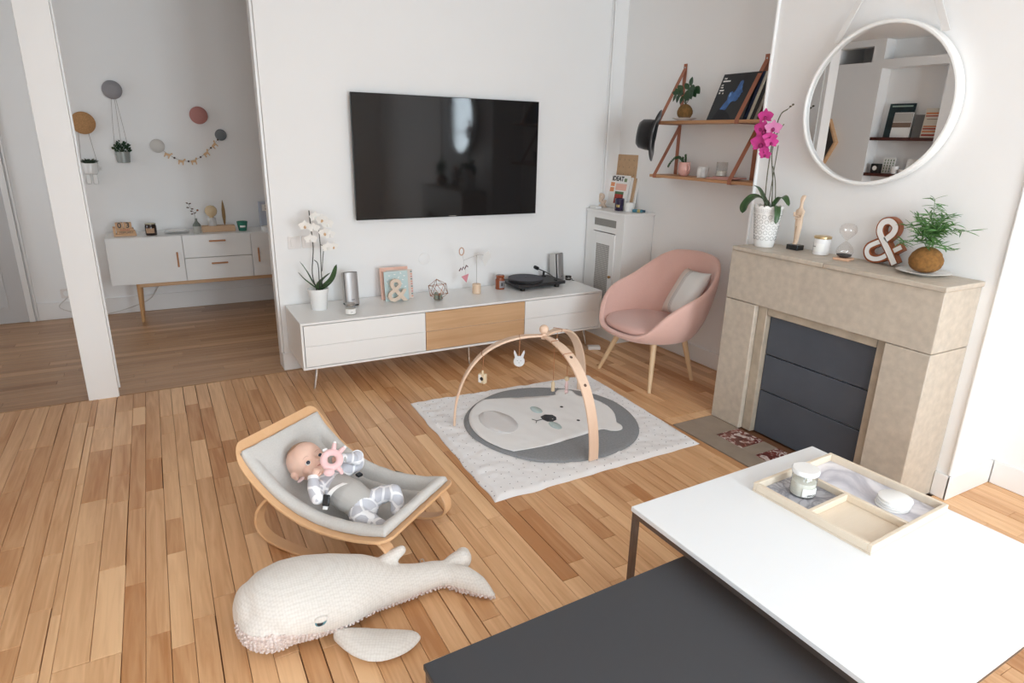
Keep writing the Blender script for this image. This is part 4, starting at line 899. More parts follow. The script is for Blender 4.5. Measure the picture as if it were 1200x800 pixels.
def pillow(b, hw, hh, th, n=18):
    def pt(u, v, s_):
        x, y = (u*2-1), (v*2-1); e = (1-x**4)*(1-y**4); pin = 1-.06*(1-abs(x))*(abs(y))-.0
        px = x*hw*(1-.07*(1-y*y)*abs(x)); py = y*hh*(1-.07*(1-x*x)*abs(y)); return Vector((px, py, s_*th*max(0, e)**.5))
    b.grid(lambda u, v: pt(u, v, 1), n, n); b.grid(lambda u, v: pt(u, 1-v, -1), n, n); bmesh.ops.remove_doubles(b.bm, verts=b.bm.verts, dist=.0008)
cu = thing('striped_cushion', 'off-white woven cushion with a dark dotted stripe, leaning on the pink chair back', 'cushion', (3.165, 3.175, .435))
b = B(); pillow(b, .155, .180, .055); o = b.build('cushion_cover', CU, cu, ang=80)
Zl = Vector((-.80, .22, .50)).normalized(); Xl = Vector((.22, -.93, .20)); Xl = (Xl-Zl*Xl.dot(Zl)).normalized(); Yl = Zl.cross(Xl)
if Yl.z < 0: Xl, Yl = -Xl, -Yl
Mx = Matrix((Xl, Yl, Zl)).transposed().to_4x4()
o.matrix_local = T(-.01, .015, .185) @ Mx @ RZ(radians(-22))
o = B().box(-.05, .05, -.03, .03, 0, .028).build('power_strip', WHITEM, None, (2.975, 3.965, 0), radians(-25), bevel=.006); tag(o, 'white power block on the floor under the console end', 'power strip')

# ------------------------------------------------------------------ things on the mantel
MZ = 1.0645
t = thing('pink_orchid', 'magenta orchid in a white lace-cut vase at the left end of the mantel', 'orchid', (3.01, 2.475, MZ))
def scallop(a): return .008*abs(sin(a*8))
n = 96; R2 = []
for r, z in ((.050, 0), (.053, .003), (.060, .06), (.070, .16), (.079, .222), (.079, .224), (.076, .222), (.068, .16), (.058, .05)):
    R2.append([(r*cos(2*pi*i/n), r*sin(2*pi*i/n), z+(scallop(2*pi*i/n) if z > .21 else 0)) for i in range(n)])
vs = B().rings(R2).build('vase', CERAM, t)
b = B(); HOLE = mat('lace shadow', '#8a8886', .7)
def vr(z): return interp([(0, .053), (.06, .060), (.16, .070), (.222, .079)], z)+.0006
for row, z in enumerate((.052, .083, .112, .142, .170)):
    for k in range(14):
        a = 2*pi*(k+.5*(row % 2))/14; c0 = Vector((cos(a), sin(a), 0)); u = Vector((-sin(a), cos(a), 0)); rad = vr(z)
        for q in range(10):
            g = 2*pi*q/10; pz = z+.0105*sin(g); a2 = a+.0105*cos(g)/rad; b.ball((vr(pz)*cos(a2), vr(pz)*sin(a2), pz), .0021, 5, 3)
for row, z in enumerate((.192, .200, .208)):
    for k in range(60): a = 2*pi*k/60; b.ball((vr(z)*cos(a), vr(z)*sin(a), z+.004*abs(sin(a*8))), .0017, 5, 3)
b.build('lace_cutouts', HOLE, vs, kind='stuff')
OL(t, [(0, 0, .215), (.0, .05, .26), (-.01, .105, .265), (-.02, .15, .22), (-.02, .165, .17)], .075, .3); OL(t, [(0, .01, .215), (0, .05, .27), (.0, .09, .315), (.0, .125, .33)], .05, .2)
OL(t, [(0, -.02, .215), (-.01, -.07, .275), (-.02, -.11, .28), (-.02, -.145, .24)], .05, .2); OL(t, [(0, -.03, .215), (-.03, -.075, .235), (-.05, -.10, .195), (-.055, -.105, .14)], .042, -.4)
b = B(); b.tube(catmull([(0, .03, .20), (0, .042, .38), (0, .04, .55), (.0, .03, .64), (-.01, .0, .71), (0, -.03, .735)]), .0032, 6).tube(catmull([(0, -.02, .20), (0, .0, .36), (0, .03, .50), (0, .02, .60), (0, -.02, .66)]), .003, 6).tube(catmull([(0, -.045, .20), (0, -.02, .35), (0, .012, .44)]), .0025, 6).tube(catmull([(.01, .015, .20), (.01, .01, .42), (.01, .005, .55)]), .0025, 6).tube(catmull([(0, -.03, .735), (0, -.06, .755)]), .0018, 5)
b.build('stems', MATS['stem green brown'], t)
for k, (y, z, dx, s_, m) in enumerate(((.080, .700, .1, .040, 0), (.100, .640, .3, .038, 0), (.100, .565, 0, .050, 0) if False else (.075, .628, .1, .052, 0), (.105, .642, .5, .034, 0), (.085, .560, 0, .054, 0), (.020, .640, -.6, .040, 1), (.035, .590, -.7, .034, 0), (.020, .565, -.9, .032, 0), (.050, .500, -.2, .030, 0), (.060, .520, -.1, .026, 0))):
    b = B(); lb = B(); orchid_flower(b, (-.03, y, z), (-1, dx*.6-.3, -.12), s_*1.12, 0, lb); f = b.build('flower', PETL if m else PETP, t); lb.build('lip', LIPP, f)
b = B()
for y, z in ((-.045, .748), (-.06, .757)): b.ball((0, y, z), (.004, .008, .005), 8, 5)
b.build('buds', STEM, t)
# figurine
t = thing('idol_figurine', 'pale carved standing figurine on a small black block on the mantel', 'figurine', (3.085, 2.325, MZ))
IV_ = mat('ivory resin', '#dcc3ab', .5)
B().box(-.028, .028, -.036, .036, 0, .028).build('plinth', mat('black marble', '#26282a', .25, var=.3, vscale=30), t, bevel=.002)
def ell(cx, cy, z, rx, ry, n=18): return [(cx+rx*cos(2*pi*i/n), cy+ry*sin(2*pi*i/n), z) for i in range(n)]
b = B(); b.rings([ell(-.006, 0, .0285, .012, .012), ell(-.008, 0, .034, .014, .014), ell(0, .0, .045, .009, .013), ell(.001, 0, .085, .011, .017), ell(0, 0, .13, .013, .022), ell(0, 0, .150, .014, .024), ell(0, 0, .170, .012, .020), ell(-.002, 0, .190, .013, .024), ell(-.002, 0, .208, .013, .030), ell(0, 0, .218, .011, .027), ell(.001, 0, .224, .008, .010), ell(.001, 0, .245, .0075, .008), ell(.0, 0, .258, .008, .010), ell(.002, 0, .275, .010, .014), ell(.010, 0, .292, .009, .014), ell(.014, 0, .296, .004, .008)])
b.build('body', IV_, t, subsurf=1)
B().tube([(-.014, .026, .203), (-.018, .022, .186), (-.018, -.012, .182)], .006, 8).tube([(-.014, -.026, .203), (-.017, -.024, .176), (-.019, .012, .171)], .006, 8).build('folded_arms', IV_, t)
B().leaf((-.008, 0, .286), (-.013, 0, .262), .006, 0, (-1, 0, 0), .6).build('nose', IV_, t)
B().box(-.0165, -.0135, -.0006, .0006, .030, .130).build('leg_groove', mat('groove', '#9a8068', .7), t, smooth=False)
t = thing('lidded_candle', 'white glass candle with a gold lid on the mantel', 'candle', (3.08, 2.16, MZ))
B().lathe([(.038, 0), (.041, .003), (.042, .085)], n=30).build('glass', mat('milk glass', '#eeeceb', .15, spec=.6), t)
B().lathe([(.0425, .0855), (.044, .087), (.044, .097), (.042, .0985), (.0001, .0985)], n=30).build('lid', mat('gold lid', '#c7ae83', .3, metal=.7), t)
label_arc('label', PAPER, t, .0422, .02, .062, 160, 235)
text('candle', .009, mat('grey ink', '#8d8a88', .6), t, T(-.0428, .012, .045) @ RZ(radians(-16)) @ FACEX, 'label_lettering')
t = thing('hourglass', 'clear glass hourglass with dark sand on a small square wooden base', 'hourglass', (3.05, 2.005, MZ))
B(RZ(.2)).box(-.038, .038, -.038, .038, 0, .012).build('base', mat('hourglass wood', '#e0b596', .5), t, bevel=.002)
pr_ = [(.020, .0125), (.034, .020), (.041, .040), (.038, .058), (.022, .080), (.006, .094), (.004, .098), (.006, .102), (.024, .118), (.040, .138), (.042, .155), (.036, .172), (.022, .182), (.0001, .185)]
B().lathe(pr_, n=32, cap0=False).build('glass_bulbs', glassy('hourglass glass', (.98, .965, .955), body=.05), t, ang=80)
B().lathe([(.018, .0135), (.032, .0205), (.036, .028), (.02, .031), (.0001, .034)], n=24).build('sand', mat('dark sand', '#35363a', .8), t)
# standing ampersand
t = thing('copper_ampersand', 'copper-edged standing ampersand with a white face on the mantel', 'ornament', (3.115, 1.845, MZ), 0)
COPB = mat('rusty copper', '#9a5733', .45, metal=.25, var=.15, vscale=20)
AM = RZ(-pi/2) @ RX(pi/2)      # local x = towards -y, y = up
def stroke(pts, w_, d0, d1, m, name, par):
    P = [Vector((x, y, 0)) for x, y in pts]; P = catmull(P, 7); b = B(AM); n = len(P)-1; A, C = [], []
    for i, q in enumerate(P):
        d = (P[min(i+1, n)]-P[max(i-1, 0)]).normalized(); s_ = Vector((-d.y, d.x, 0))*w_/2; A.append(q+s_); C.append(q-s_)
    rr = [[(a.x, a.y, d0), (a.x, a.y, d1), (c.x, c.y, d1), (c.x, c.y, d0)] for a, c in zip(A, C)]
    b.rings(rr); return b.build(name, m, par, ang=45)
S1 = [(.074, .014), (.046, .055), (.005, .110), (-.028, .158), (-.022, .200), (.012, .214), (.042, .192), (.038, .158), (.006, .122)]
S2 = [(-.006, .118), (-.044, .098), (-.072, .078), (-.078, .052), (-.062, .028), (-.028, .023), (.006, .036), (.046, .070), (.088, .100)]
for S, q in ((S1, 0), (S2, -.006)):
    stroke(S, .040, -.020+q/2, .016+q, COPB, 'letter_side', t)
    stroke(S, .027 if q == 0 else .022, .0162+q, .0182+q, CERAM, 'letter_face', t)
saucer(.112, 'large white plate under the golden moss ball on the mantel', (3.055, 1.607, MZ))
t = thing('kokedama', 'golden moss ball with airy bamboo-like leaves at the right end of the mantel', 'plant', (3.055, 1.607, MZ+.0085))
b = B(); mossball(b, .068, .120, sd=9); b.build('moss_ball', MOSSL, t)
BAM = mat('fresh leaf green', '#5d8a4a', .5, var=.3, vscale=15)
rr = random.Random(21); lf = B(); stb = B(); cnt = 0
STK = [((0, .02, .33), .9), ((0, .09, .25), .5), ((0, -.09, .23), .5), ((-.02, .0, .22), .3), ((.02, -.03, .25), .4), ((.0, .05, .22), .4), ((-.04, -.05, .2), .4), ((0, -.15, .21), .8), ((0, .13, .20), .8), ((.03, .02, .2), .4), ((-.05, .03, .17), .4), ((0, -.06, .27), .4), ((0, .03, .26), .3), ((-.03, -.11, .12), .9), ((-.03, .12, .12), .7)]
for (tx, ty, tz), f in STK:
    base = Vector((rr.uniform(-.012, .012), rr.uniform(-.012, .012), .10)); tip = Vector((tx, ty, tz)); mid = (base+tip)/2+Vector((0, -ty*.25, .03)); P = catmull([base, mid, tip], 8); stb.tube(P, .0013, 4)
    for i in range(4, len(P)):
        for q in range(3 if i > 5 else 1):
            a = rr.uniform(0, 6.28); L_ = rr.uniform(.032, .066); d = Vector((cos(a)*.6, sin(a), rr.uniform(-.25, .7))).normalized(); lf.leaf(P[i], P[i]+d*L_, .0062, .006, (rr.uniform(-1, 0), rr.uniform(-.4, .4), 1), .25, 4)
stb.build('stems', BAM, t); lf.build('foliage', BAM, t, kind='stuff')
# ------------------------------------------------------------------ voxel-joined organic bodies
def organic(parts, name, mats, parent, voxel=.004, smooth_it=4, classify=None, loc=None, smf=.5, post=None):
    """overlapping closed pieces fused by a voxel remesh into one continuous surface"""
    b = B(); parts(b); bmesh.ops.recalc_face_normals(b.bm, faces=b.bm.faces)
    me = bpy.data.meshes.new('t'); b.bm.to_mesh(me); b.bm.free(); o = bpy.data.objects.new('t', me); COL.objects.link(o)
    q = o.modifiers.new('r', 'REMESH'); q.mode = 'VOXEL'; q.voxel_size = voxel; q.adaptivity = 0
    if smooth_it: s_ = o.modifiers.new('s', 'SMOOTH'); s_.iterations = smooth_it; s_.factor = smf
    me2 = bpy.data.meshes.new_from_object(o.evaluated_get(bpy.context.evaluated_depsgraph_get())); bpy.data.objects.remove(o); me2.name = name
    me2.materials.clear()
    for m in mats: me2.materials.append(m)
    if post: post(me2)
    if classify:
        for p in me2.polygons: p.material_index = classify(p.center, p.normal)
    me2.shade_smooth(); r = bpy.data.objects.new(name, me2); COL.objects.link(r); r.parent = parent
    if loc: r.location = loc
    return r
def limb(b, pts, rad, n=14, k=4):
    P = catmull(pts, k); R_ = []
    for i in range(len(P)): t = i/(len(P)-1)*(len(rad)-1); j = min(int(t), len(rad)-2); R_.append(lerp(rad[j], rad[j+1], t-j))
    b.tube(P, R_, n); b.ball(P[0], R_[0], n, 8); b.ball(P[-1], R_[-1], n, 8)

# ------------------------------------------------------------------ white quilt and round mat
QUILT = bpy.data.materials.new('dotted quilt'); QUILT.use_nodes = True; nt = QUILT.node_tree; N = nt.nodes; L = nt.links; p = N['Principled BSDF']; p.inputs['Roughness'].default_value = .85; p.inputs['Sheen Weight'].default_value = .2
tc = N.new('ShaderNodeTexCoord'); vo = N.new('ShaderNodeTexVoronoi'); vo.voronoi_dimensions = '2D'; vo.inputs['Scale'].default_value = 19; vo.inputs['Randomness'].default_value = .35; L.new(tc.outputs['Object'], vo.inputs['Vector'])
lt = N.new('ShaderNodeMath'); lt.operation = 'LESS_THAN'; lt.inputs[1].default_value = .055; L.new(vo.outputs['Distance'], lt.inputs[0]); mx = N.new('ShaderNodeMix'); mx.data_type = 'RGBA'; L.new(lt.outputs[0], mx.inputs['Factor'])
mx.inputs['A'].default_value = (*lin('#f1f0f1'), 1); mx.inputs['B'].default_value = (*lin('#77747a'), 1); L.new(mx.outputs['Result'], p.inputs['Base Color'])
QC = [Vector((1.253, 3.553)), Vector((1.206, 2.291)), Vector((2.517, 2.310)), Vector((2.58, 3.477))]
def qnoise(x, y, s=9, sd=0): return mnoise.noise(Vector((x*s, y*s, sd)))
def quilt_h(x, y): return .016+.006*qnoise(x, y, 8)+.005*qnoise(x, y, 20, 4)+.006*abs(qnoise(x, y, 13, 9))
def qpt(u, v):
    a = QC[0]*(1-u)*(1-v)+QC[3]*u*(1-v)+QC[1]*(1-u)*v+QC[2]*u*v; e = min(u, 1-u, v, 1-v)
    w_ = Vector((qnoise(v*3, u*3, 3, 2), qnoise(u*3, v*3, 3, 7)))*.012; a = a+w_*(1 if e < .02 else .6)
    return Vector((a.x, a.y, quilt_h(a.x, a.y)*smoothstep(-.002, .025, e)+.0012))
b = B(T(-1.9, -2.9, 0)); b.grid(qpt, 150, 150)
qu = b.build('quilt', QUILT, None, (1.9, 2.9, 0), solid=.001, soff=1, ang=80); tag(qu, 'square white quilt with tiny grey dots spread on the floor under the round mat', 'rug')
MATG = mat('grey chambray', '#8f9194', .9, var=.12, vscale=90, bump=.3, bscale=250)
BEAR = mat('bear cotton', '#f0f0f0', .9, bump=.2, bscale=120)
pm = thing('play_mat', 'round grey mat with a white sleeping bear face, lying on the white quilt', 'play mat', (1.902, 2.910, .021))
def mat_h(x, y): return .011+.003*qnoise(x+3, y, 9, 3)+.002*qnoise(x, y+5, 20, 1)
b = B(); n = 96; R2 = []
for r_, k in ((.0, 1), (.06, 1), (.12, 1), (.18, 1), (.24, 1), (.3, 1), (.35, 1), (.40, 1), (.46, 1), (.495, .9), (.512, .5), (.517, 0), (.508, -.05)):
    if r_ == 0: r_ = .004
    R2.append([((r_+.004*sin(5*2*pi*i/n)*(r_ > .4))*cos(2*pi*i/n), (r_+.004*sin(5*2*pi*i/n)*(r_ > .4))*sin(2*pi*i/n), mat_h(r_*cos(2*pi*i/n), r_*sin(2*pi*i/n))*max(0, k)+(-.0 if k > 0 else 0)) for i in range(n)])
b.rings(R2); b.build('mat_body', MATG, pm, ang=80)
def patch(name, out, m, par, dz0, dz1, cuts=3, label=None):
    b = B(); V = [b.v((x, y, 0)) for x, y in out]; f = b.bm.faces.new(V); bmesh.ops.triangulate(b.bm, faces=[f])
    for _ in range(cuts): bmesh.ops.subdivide_edges(b.bm, edges=[e for e in b.bm.edges if e.calc_length() > .025], cuts=1, use_grid_fill=True); bmesh.ops.triangulate(b.bm, faces=b.bm.faces)
    for v in b.bm.verts: v.co.z = mat_h(v.co.x, v.co.y)+dz1
    return b.build(name, m, par, solid=dz1-dz0 if False else .002, soff=-1, ang=80, label=label)
arc = [(.490*cos(radians(a)), .490*sin(radians(a))) for a in range(119, 218, 5)]
ctl = [(-.2, -.292), (.0, -.275), (.13, -.262), (.19, -.268), (.215, -.300), (.250, -.318), (.292, -.308), (.315, -.270), (.318, -.222), (.345, -.18), (.39, -.10), (.415, .0), (.400, .12), (.355, .20), (.345, .25), (.352, .30), (.33, .345), (.28, .355), (.235, .325), (.205, .295), (.05, .335), (-.1, .39)]
bo = arc+[(q.x, q.y) for q in catmull([(x, y, 0) for x, y in ctl], 3)]
bear = patch('bear_patch', [p_ for p_ in bo], BEAR, pm, 0, .0035, 4)
def oval(cx, cy, rx, ry, n=18): return [(cx+rx*cos(2*pi*i/n), cy+ry*sin(2*pi*i/n)) for i in range(n)]
patch('nose', [(-.06, .0), (-.05, .04), (-.01, .055), (.03, .035), (.035, .0), (.015, -.035), (-.02, -.05), (-.05, -.035)], mat('bear nose', '#3c3d41', .8), bear, 0, .0062, 1)
for cx, cy in ((.145, .11), (.127, -.10)): patch('eye', oval(cx, cy, .010, .012, 10), mat('bear eye', '#3c3d41', .8) if 'bear eye' not in MATS else MATS['bear eye'], bear, 0, .0062, 0)
for cx, cy in ((-.02, .14), (-.035, -.10)): patch('cheek', oval(cx, cy, .030, .055), mat('pale blue cheek', '#c3d5d6', .9) if 'pale blue cheek' not in MATS else MATS['pale blue cheek'], bear, 0, .0062, 1)
patch('belly_patch', oval(-.31, .09, .10, .16, 24), mat('belly grey', '#dfdddd', .9), bear, 0, .0058, 2)
b = B()
for P_ in ([(-.06, 0), (-.10, .0), (-.115, .03)], [(-.10, 0), (-.12, -.025)]): b.tube([Vector((x, y, mat_h(x, y)+.0075)) for x, y in P_], .002, 5)
b.build('mouth_stitch', MATS['bear nose'], bear)

# ------------------------------------------------------------------ wooden play gym and its hanging toys
GA = Vector((1.812, 2.885, .572)); FE = [Vector((1.362, 3.108, .0)), Vector((1.838, 2.392, 0)), Vector((2.345, 3.235, 0))]
GB = wood_mat('gym beech', '#efd3bc', '#e0bda2', 'Z', .5, attr=False, grain=.5)
gy = thing('play_gym', 'three-legged pale wooden arch gym standing over the round mat', 'play gym', (GA.x, GA.y, 0))
def arm_pt(k, t): 
    q = GA+(FE[k]-GA)*t; return Vector((q.x, q.y, .024+(GA.z-.028)*max(0, 1-t**2.5)**.47))
for k in range(3):
    ts = [1-(1-i/28)**1.9 for i in range(29)]; pts = [arm_pt(k, t)-Vector((GA.x, GA.y, 0)) for t in ts]
    d = (FE[k]-GA); sd = Vector((-d.y, d.x, 0)).normalized(); wd = [lerp(.030, .060, smoothstep(0, .45, t)) for t in ts]
    for q in pts: q.z += .002*(k == 0)-.002*(k == 2)
    B().band(pts, sd, wd, .013).build('arm', GB, gy, ang=35)
    if k > 0:
        for t in (.52, .78):
            c = arm_pt(k, t)-Vector((GA.x, GA.y, 0)); d2 = (arm_pt(k, t+.02)-arm_pt(k, t-.02)).normalized(); nn = d2.cross(sd).normalized(); nn = nn if nn.z > 0 else -nn
            B().cyl(c-nn*.008, c+nn*.0078, .0085, None, 16).build('peg_hole', mat('peg hole', '#6b5145', .7) if 'peg hole' not in MATS else MATS['peg hole'], gy)
B().ball((0, 0, GA.z+.034), .027, 20, 14).cyl((0, 0, GA.z-.02), (0, 0, GA.z+.015), .016, .013, 16).build('top_knob', GB, gy)
CORD = mat('rust cord', '#b47a56', .8)
def toy(lab, k, t, drop, build, name='hanging_toy'):
    a = arm_pt(k, t); d = (arm_pt(k, t+.02)-arm_pt(k, t-.02)).normalized(); dd = (FE[k]-GA); sd = Vector((-dd.y, dd.x, 0)).normalized(); nn = d.cross(sd).normalized(); nn = nn if nn.z > 0 else -nn
    w_ = lerp(.030, .060, smoothstep(0, .45, t))/2+.002
    o = thing(name, lab, 'toy', (a.x, a.y, a.z-.007-drop), 0, 'toys hanging from the play gym')
    o0 = Vector((0, 0, 0.007+drop))
    B().tube([o0+nn*.009-sd*w_, o0+nn*.009+sd*w_, o0-nn*.009+sd*w_, o0-nn*.009-sd*w_, o0+nn*.009-sd*w_], .0018, 5).build('loop', CORD, o)
    B().tube([o0-nn*.009, (0, 0, .012)], .0018, 5).build('cord', CORD, o); build(o); return o
CW = mat('natural toy wood', '#dcc8a8', .6)
def toy_camera(o):
    B(RZ(.5)).box(-.012, .012, -.022, .022, -.062, -.005).build('wooden_block', CW, o, bevel=.003); B(RZ(.5)).box(-.0125, .0125, .0, .023, -.060, -.010).build('white_face', CERAM, o, bevel=.003)
    B(RZ(.5)).cyl((-.0135, -.002, -.034), (.0135, -.002, -.034), .011, None, 14).build('eye', INK, o); B().cyl((0, 0, -.005), (0, 0, .014), .006).build('bead', CW, o); B().tube([(0, 0, -.06), (.003, 0, -.082)], .0016, 5).build('tail', CORD, o)
toy('small black and white wooden block toy, leftmost on the gym', 0, .68, .105, toy_camera)
def toy_rabbit(o):
    M_ = RZ(-.5) @ RX(pi/2); G_ = mat('pale grey felt', '#d3d2d3', .7)
    hd = B(M_).lathe([(.001, -.007), (.028, -.007), (.032, -.003), (.032, .003), (.028, .007), (.001, .007)], c=(0, -.020, 0), n=28).build('head', G_, o)
    for s_ in (-1, 1):
        B(M_).prism([(s_*.006, .004), (s_*.022, -.004), (s_*.031, .030), (s_*.030, .048), (s_*.022, .040)], -.005, .005).build('ear', G_, o, bevel=.002); B(M_).ball((s_*.010, -.014, .0078), .0022, 6, 4).build('eye', INK, hd)
    B(M_).tube([(-.003, -.026, .0078), (0, -.028, .0078), (.003, -.026, .0078)], .0008, 4).build('mouth', INK, hd)
    B().tube([(0, 0, -.05), (-.004, 0, -.062)], .0016, 5).build('tail', CORD, o)
toy('pale grey rabbit head with long ears hanging from the gym', 0, .27, .115, toy_rabbit)
def toy_stick(o): B().lathe([(.005, -.058), (.0105, -.055), (.0105, -.006), (.006, .0), (.003, .006)], n=14).build('wooden_stick', CW, o)
toy('slim wooden stick toy on a long cord, front arm of the gym', 1, .22, .225, toy_stick)
def toy_beads(o):
    B().ball((0, 0, 0), .014, 16, 10).build('wooden_bead', CW, o)
    PKW = mat('pale pink toy', '#ecd2d3', .6); B().lathe([(.003, -.066), (.008, -.060), (.0095, -.035), (.007, -.016), (.003, -.012)], n=14).build('pink_drop', PKW, o); B().ball((0, 0, -.075), .011, 14, 8).build('pink_bead', PKW, o); B().tube([(-.008, 0, -.088), (0, 0, -.084), (.002, 0, -.076)], .0016, 5).build('tail', CORD, o)
toy('string of a wooden bead and pale pink drops on the front arm of the gym', 1, .47, .130, toy_beads)
def toy_knot(o):
    b = B(); rr = random.Random(4)
    for k in range(5): b.tube(catmull([(0, 0, .012), (rr.uniform(-.008, .008), rr.uniform(-.008, .008), -.01), (rr.uniform(-.012, .012), rr.uniform(-.01, .01), -.035)]), .003, 6)
    b.ball((0, 0, .0), .009, 12, 8); b.build('white_tassel', CERAM, o)
toy('knotted white tassel on the rear arm of the gym', 2, .30, .060, toy_knot)

# ------------------------------------------------------------------ baby bouncer
BR = radians(-53.4); BL = (.552, 2.362, 0)
bn = thing('baby_bouncer', 'beech plywood baby bouncer with a light grey quilted pad, holding the baby', 'bouncer', BL, BR)
PLY = wood_mat('bouncer ply', '#e3b98f', '#d5a577', 'X', .4, attr=False, grain=.5)
PROF = [(-.42, .50), (-.37, .435), (-.335, .375), (-.29, .322), (-.21, .258), (-.126, .214), (-.02, .184), (.10, .177), (.22, .189), (.32, .212), (.40, .236)]
PC = catmull([(x, 0, z) for x, z in PROF], 8); PTAB = [(q.x, q.z) for q in PC]
def bz(x): return interp(PTAB, x)
NF = 44
def frame_ring(hx0, hy, r, cx=0):
    """closed outline following the curved profile"""
    o_ = []
    for qx, qy, a0 in ((hx0-r, hy-r, 0), (-hx0+r, hy-r, 90), (-hx0+r, -hy+r, 180), (hx0-r, -hy+r, 270)):
        for i in range(9): a = radians(a0+90*i/8); o_.append((qx+r*cos(a)+cx, qy+r*sin(a)))
    out = []
    for i in range(len(o_)):
        a, c = Vector(o_[i]), Vector(o_[(i+1) % len(o_)]); k = max(1, int((c-a).length/.035)); out += [a+(c-a)*j/k for j in range(k)]
    return out
oo = frame_ring(.372, .252, .055); ii = [Vector((q.x*(.325/.372), q.y*(.205/.252))) for q in oo]
th_ = .013; b = B()
rgs = [[Vector((q.x, q.y, bz(q.x)-th_)) for q in ii], [Vector((q.x, q.y, bz(q.x)-th_)) for q in oo], [Vector((q.x, q.y, bz(q.x))) for q in oo], [Vector((q.x, q.y, bz(q.x))) for q in ii]]
V = [[b.v(p_) for p_ in r_] for r_ in rgs]; n = len(oo)
for a, c in ((0, 1), (1, 2), (2, 3), (3, 0)):
    for i in range(n): b.f((V[a][i], V[a][(i+1) % n], V[c][(i+1) % n], V[c][i]))
b.build('frame', PLY, bn, bevel=.003, ang=35)
RK = catmull([(-.195, 0, .243), (-.245, 0, .205), (-.292, 0, .140), (-.302, 0, .075), (-.262, 0, .030), (-.17, 0, .0115), (0, 0, .0075), (.13, 0, .0125), (.23, 0, .030), (.310, 0, .055), (.352, 0, .092), (.348, 0, .148), (.305, 0, .186), (.25, 0, .183)], 5)
for s_ in (-1, 1): B().band([(q.x, s_*.205, q.z) for q in RK], Vector((0, 1, 0)), .050, .012).build('rocker', PLY, bn, ang=35)
PADM = mat('pad grey cotton', '#cac7c3', .9, var=.05, vscale=150, bump=.35, bscale=180, sheen=.2)
hx, hy = .345, .226
def pad_d(x, y): return min(hx-abs(x), hy-abs(y))
def pad_h(x, y):
    d = pad_d(x, y); base = bz(x)
    if d < .060: t = d/.060; roll = .036*sqrt(max(0, 1-(2*t-1)**2)); return base+.005+roll-.010*t
    s_ = smoothstep(.060, .112, d); return base-.018-.042*s_+.010*sin(pi*min(1, (d-.060)/.03))*(d < .090)+.005*qnoise(x, y, 14, 2)+.003*qnoise(x, y, 34, 2)
def pgrid(n1, n2):
    def warp(t): t = t*2-1; return (.5+.5*(t*.75+.25*t**3 if False else t))
    return lambda u, v: (lambda x, y: Vector((x, y, pad_h(x, y)+.003*qnoise(x, y, 18, 5))))((warp(u)*2-1)*hx, (warp(v)*2-1)*hy)
b = B(); b.grid(pgrid(0, 0), 130, 86); b.build('seat_pad', PADM, bn, solid=.014, soff=-1, ang=80)
B(T(.085, .236, bz(.085)+.002)).box(-.022, .022, -.014, .014, 0, .010).build('side_clip', BLACK, bn, bevel=.003)
BUCK = mat('black buckle', '#1b1b1d', .25)
# ------------------------------------------------------------------ the baby
SKIN = mat('baby skin', '#e8c2b0', .5, var=.06, vscale=25); SKIN.node_tree.nodes['Principled BSDF'].inputs['Subsurface Weight'].default_value = .15; SKIN.node_tree.nodes['Principled BSDF'].inputs['Subsurface Radius'].default_value = (.012, .005, .003)
CLO = bpy.data.materials.new('giraffe cotton'); CLO.use_nodes = True; nt = CLO.node_tree; N = nt.nodes; L = nt.links; p = N['Principled BSDF']; p.inputs['Roughness'].default_value = .9
tc = N.new('ShaderNodeTexCoord'); vo = N.new('ShaderNodeTexVoronoi'); vo.feature = 'DISTANCE_TO_EDGE'; vo.inputs['Scale'].default_value = 19; L.new(tc.outputs['Object'], vo.inputs['Vector']); r = N.new('ShaderNodeValToRGB'); e = r.color_ramp.elements
e[0].position = .075; e[0].color = (*lin('#efeef0'), 1); e[1].position = .10; e[1].color = (*lin('#c3c3ca'), 1); L.new(vo.outputs['Distance'], r.inputs[0]); L.new(r.outputs[0], p.inputs['Base Color'])
VEST = mat('grey jersey', '#b3afab', .9, bump=.3, bscale=200)
LOCAL = T(*BL) @ RZ(BR)
ba = thing('person', 'baby in patterned grey and white sleepsuit lying in the bouncer with a pink rattle', 'person', BL, BR)
H = Vector((-.178, -.028, .298)); HS = 1.08; hf = Vector((.58, -.22, .78)).normalized(); hl = Vector((.13, .985, .06)); hl = (hl-hf*hl.dot(hf)).normalized(); hc_ = hl.cross(hf).normalized()   # face normal, lateral, crown
if hc_.x > 0: hc_ = -hc_
HM = Matrix((hl, hc_, hf)).transposed()      # columns: lateral, crown, face
def hp(l_, c_, f_): return H+(hl*l_+hc_*c_+hf*f_)*HS
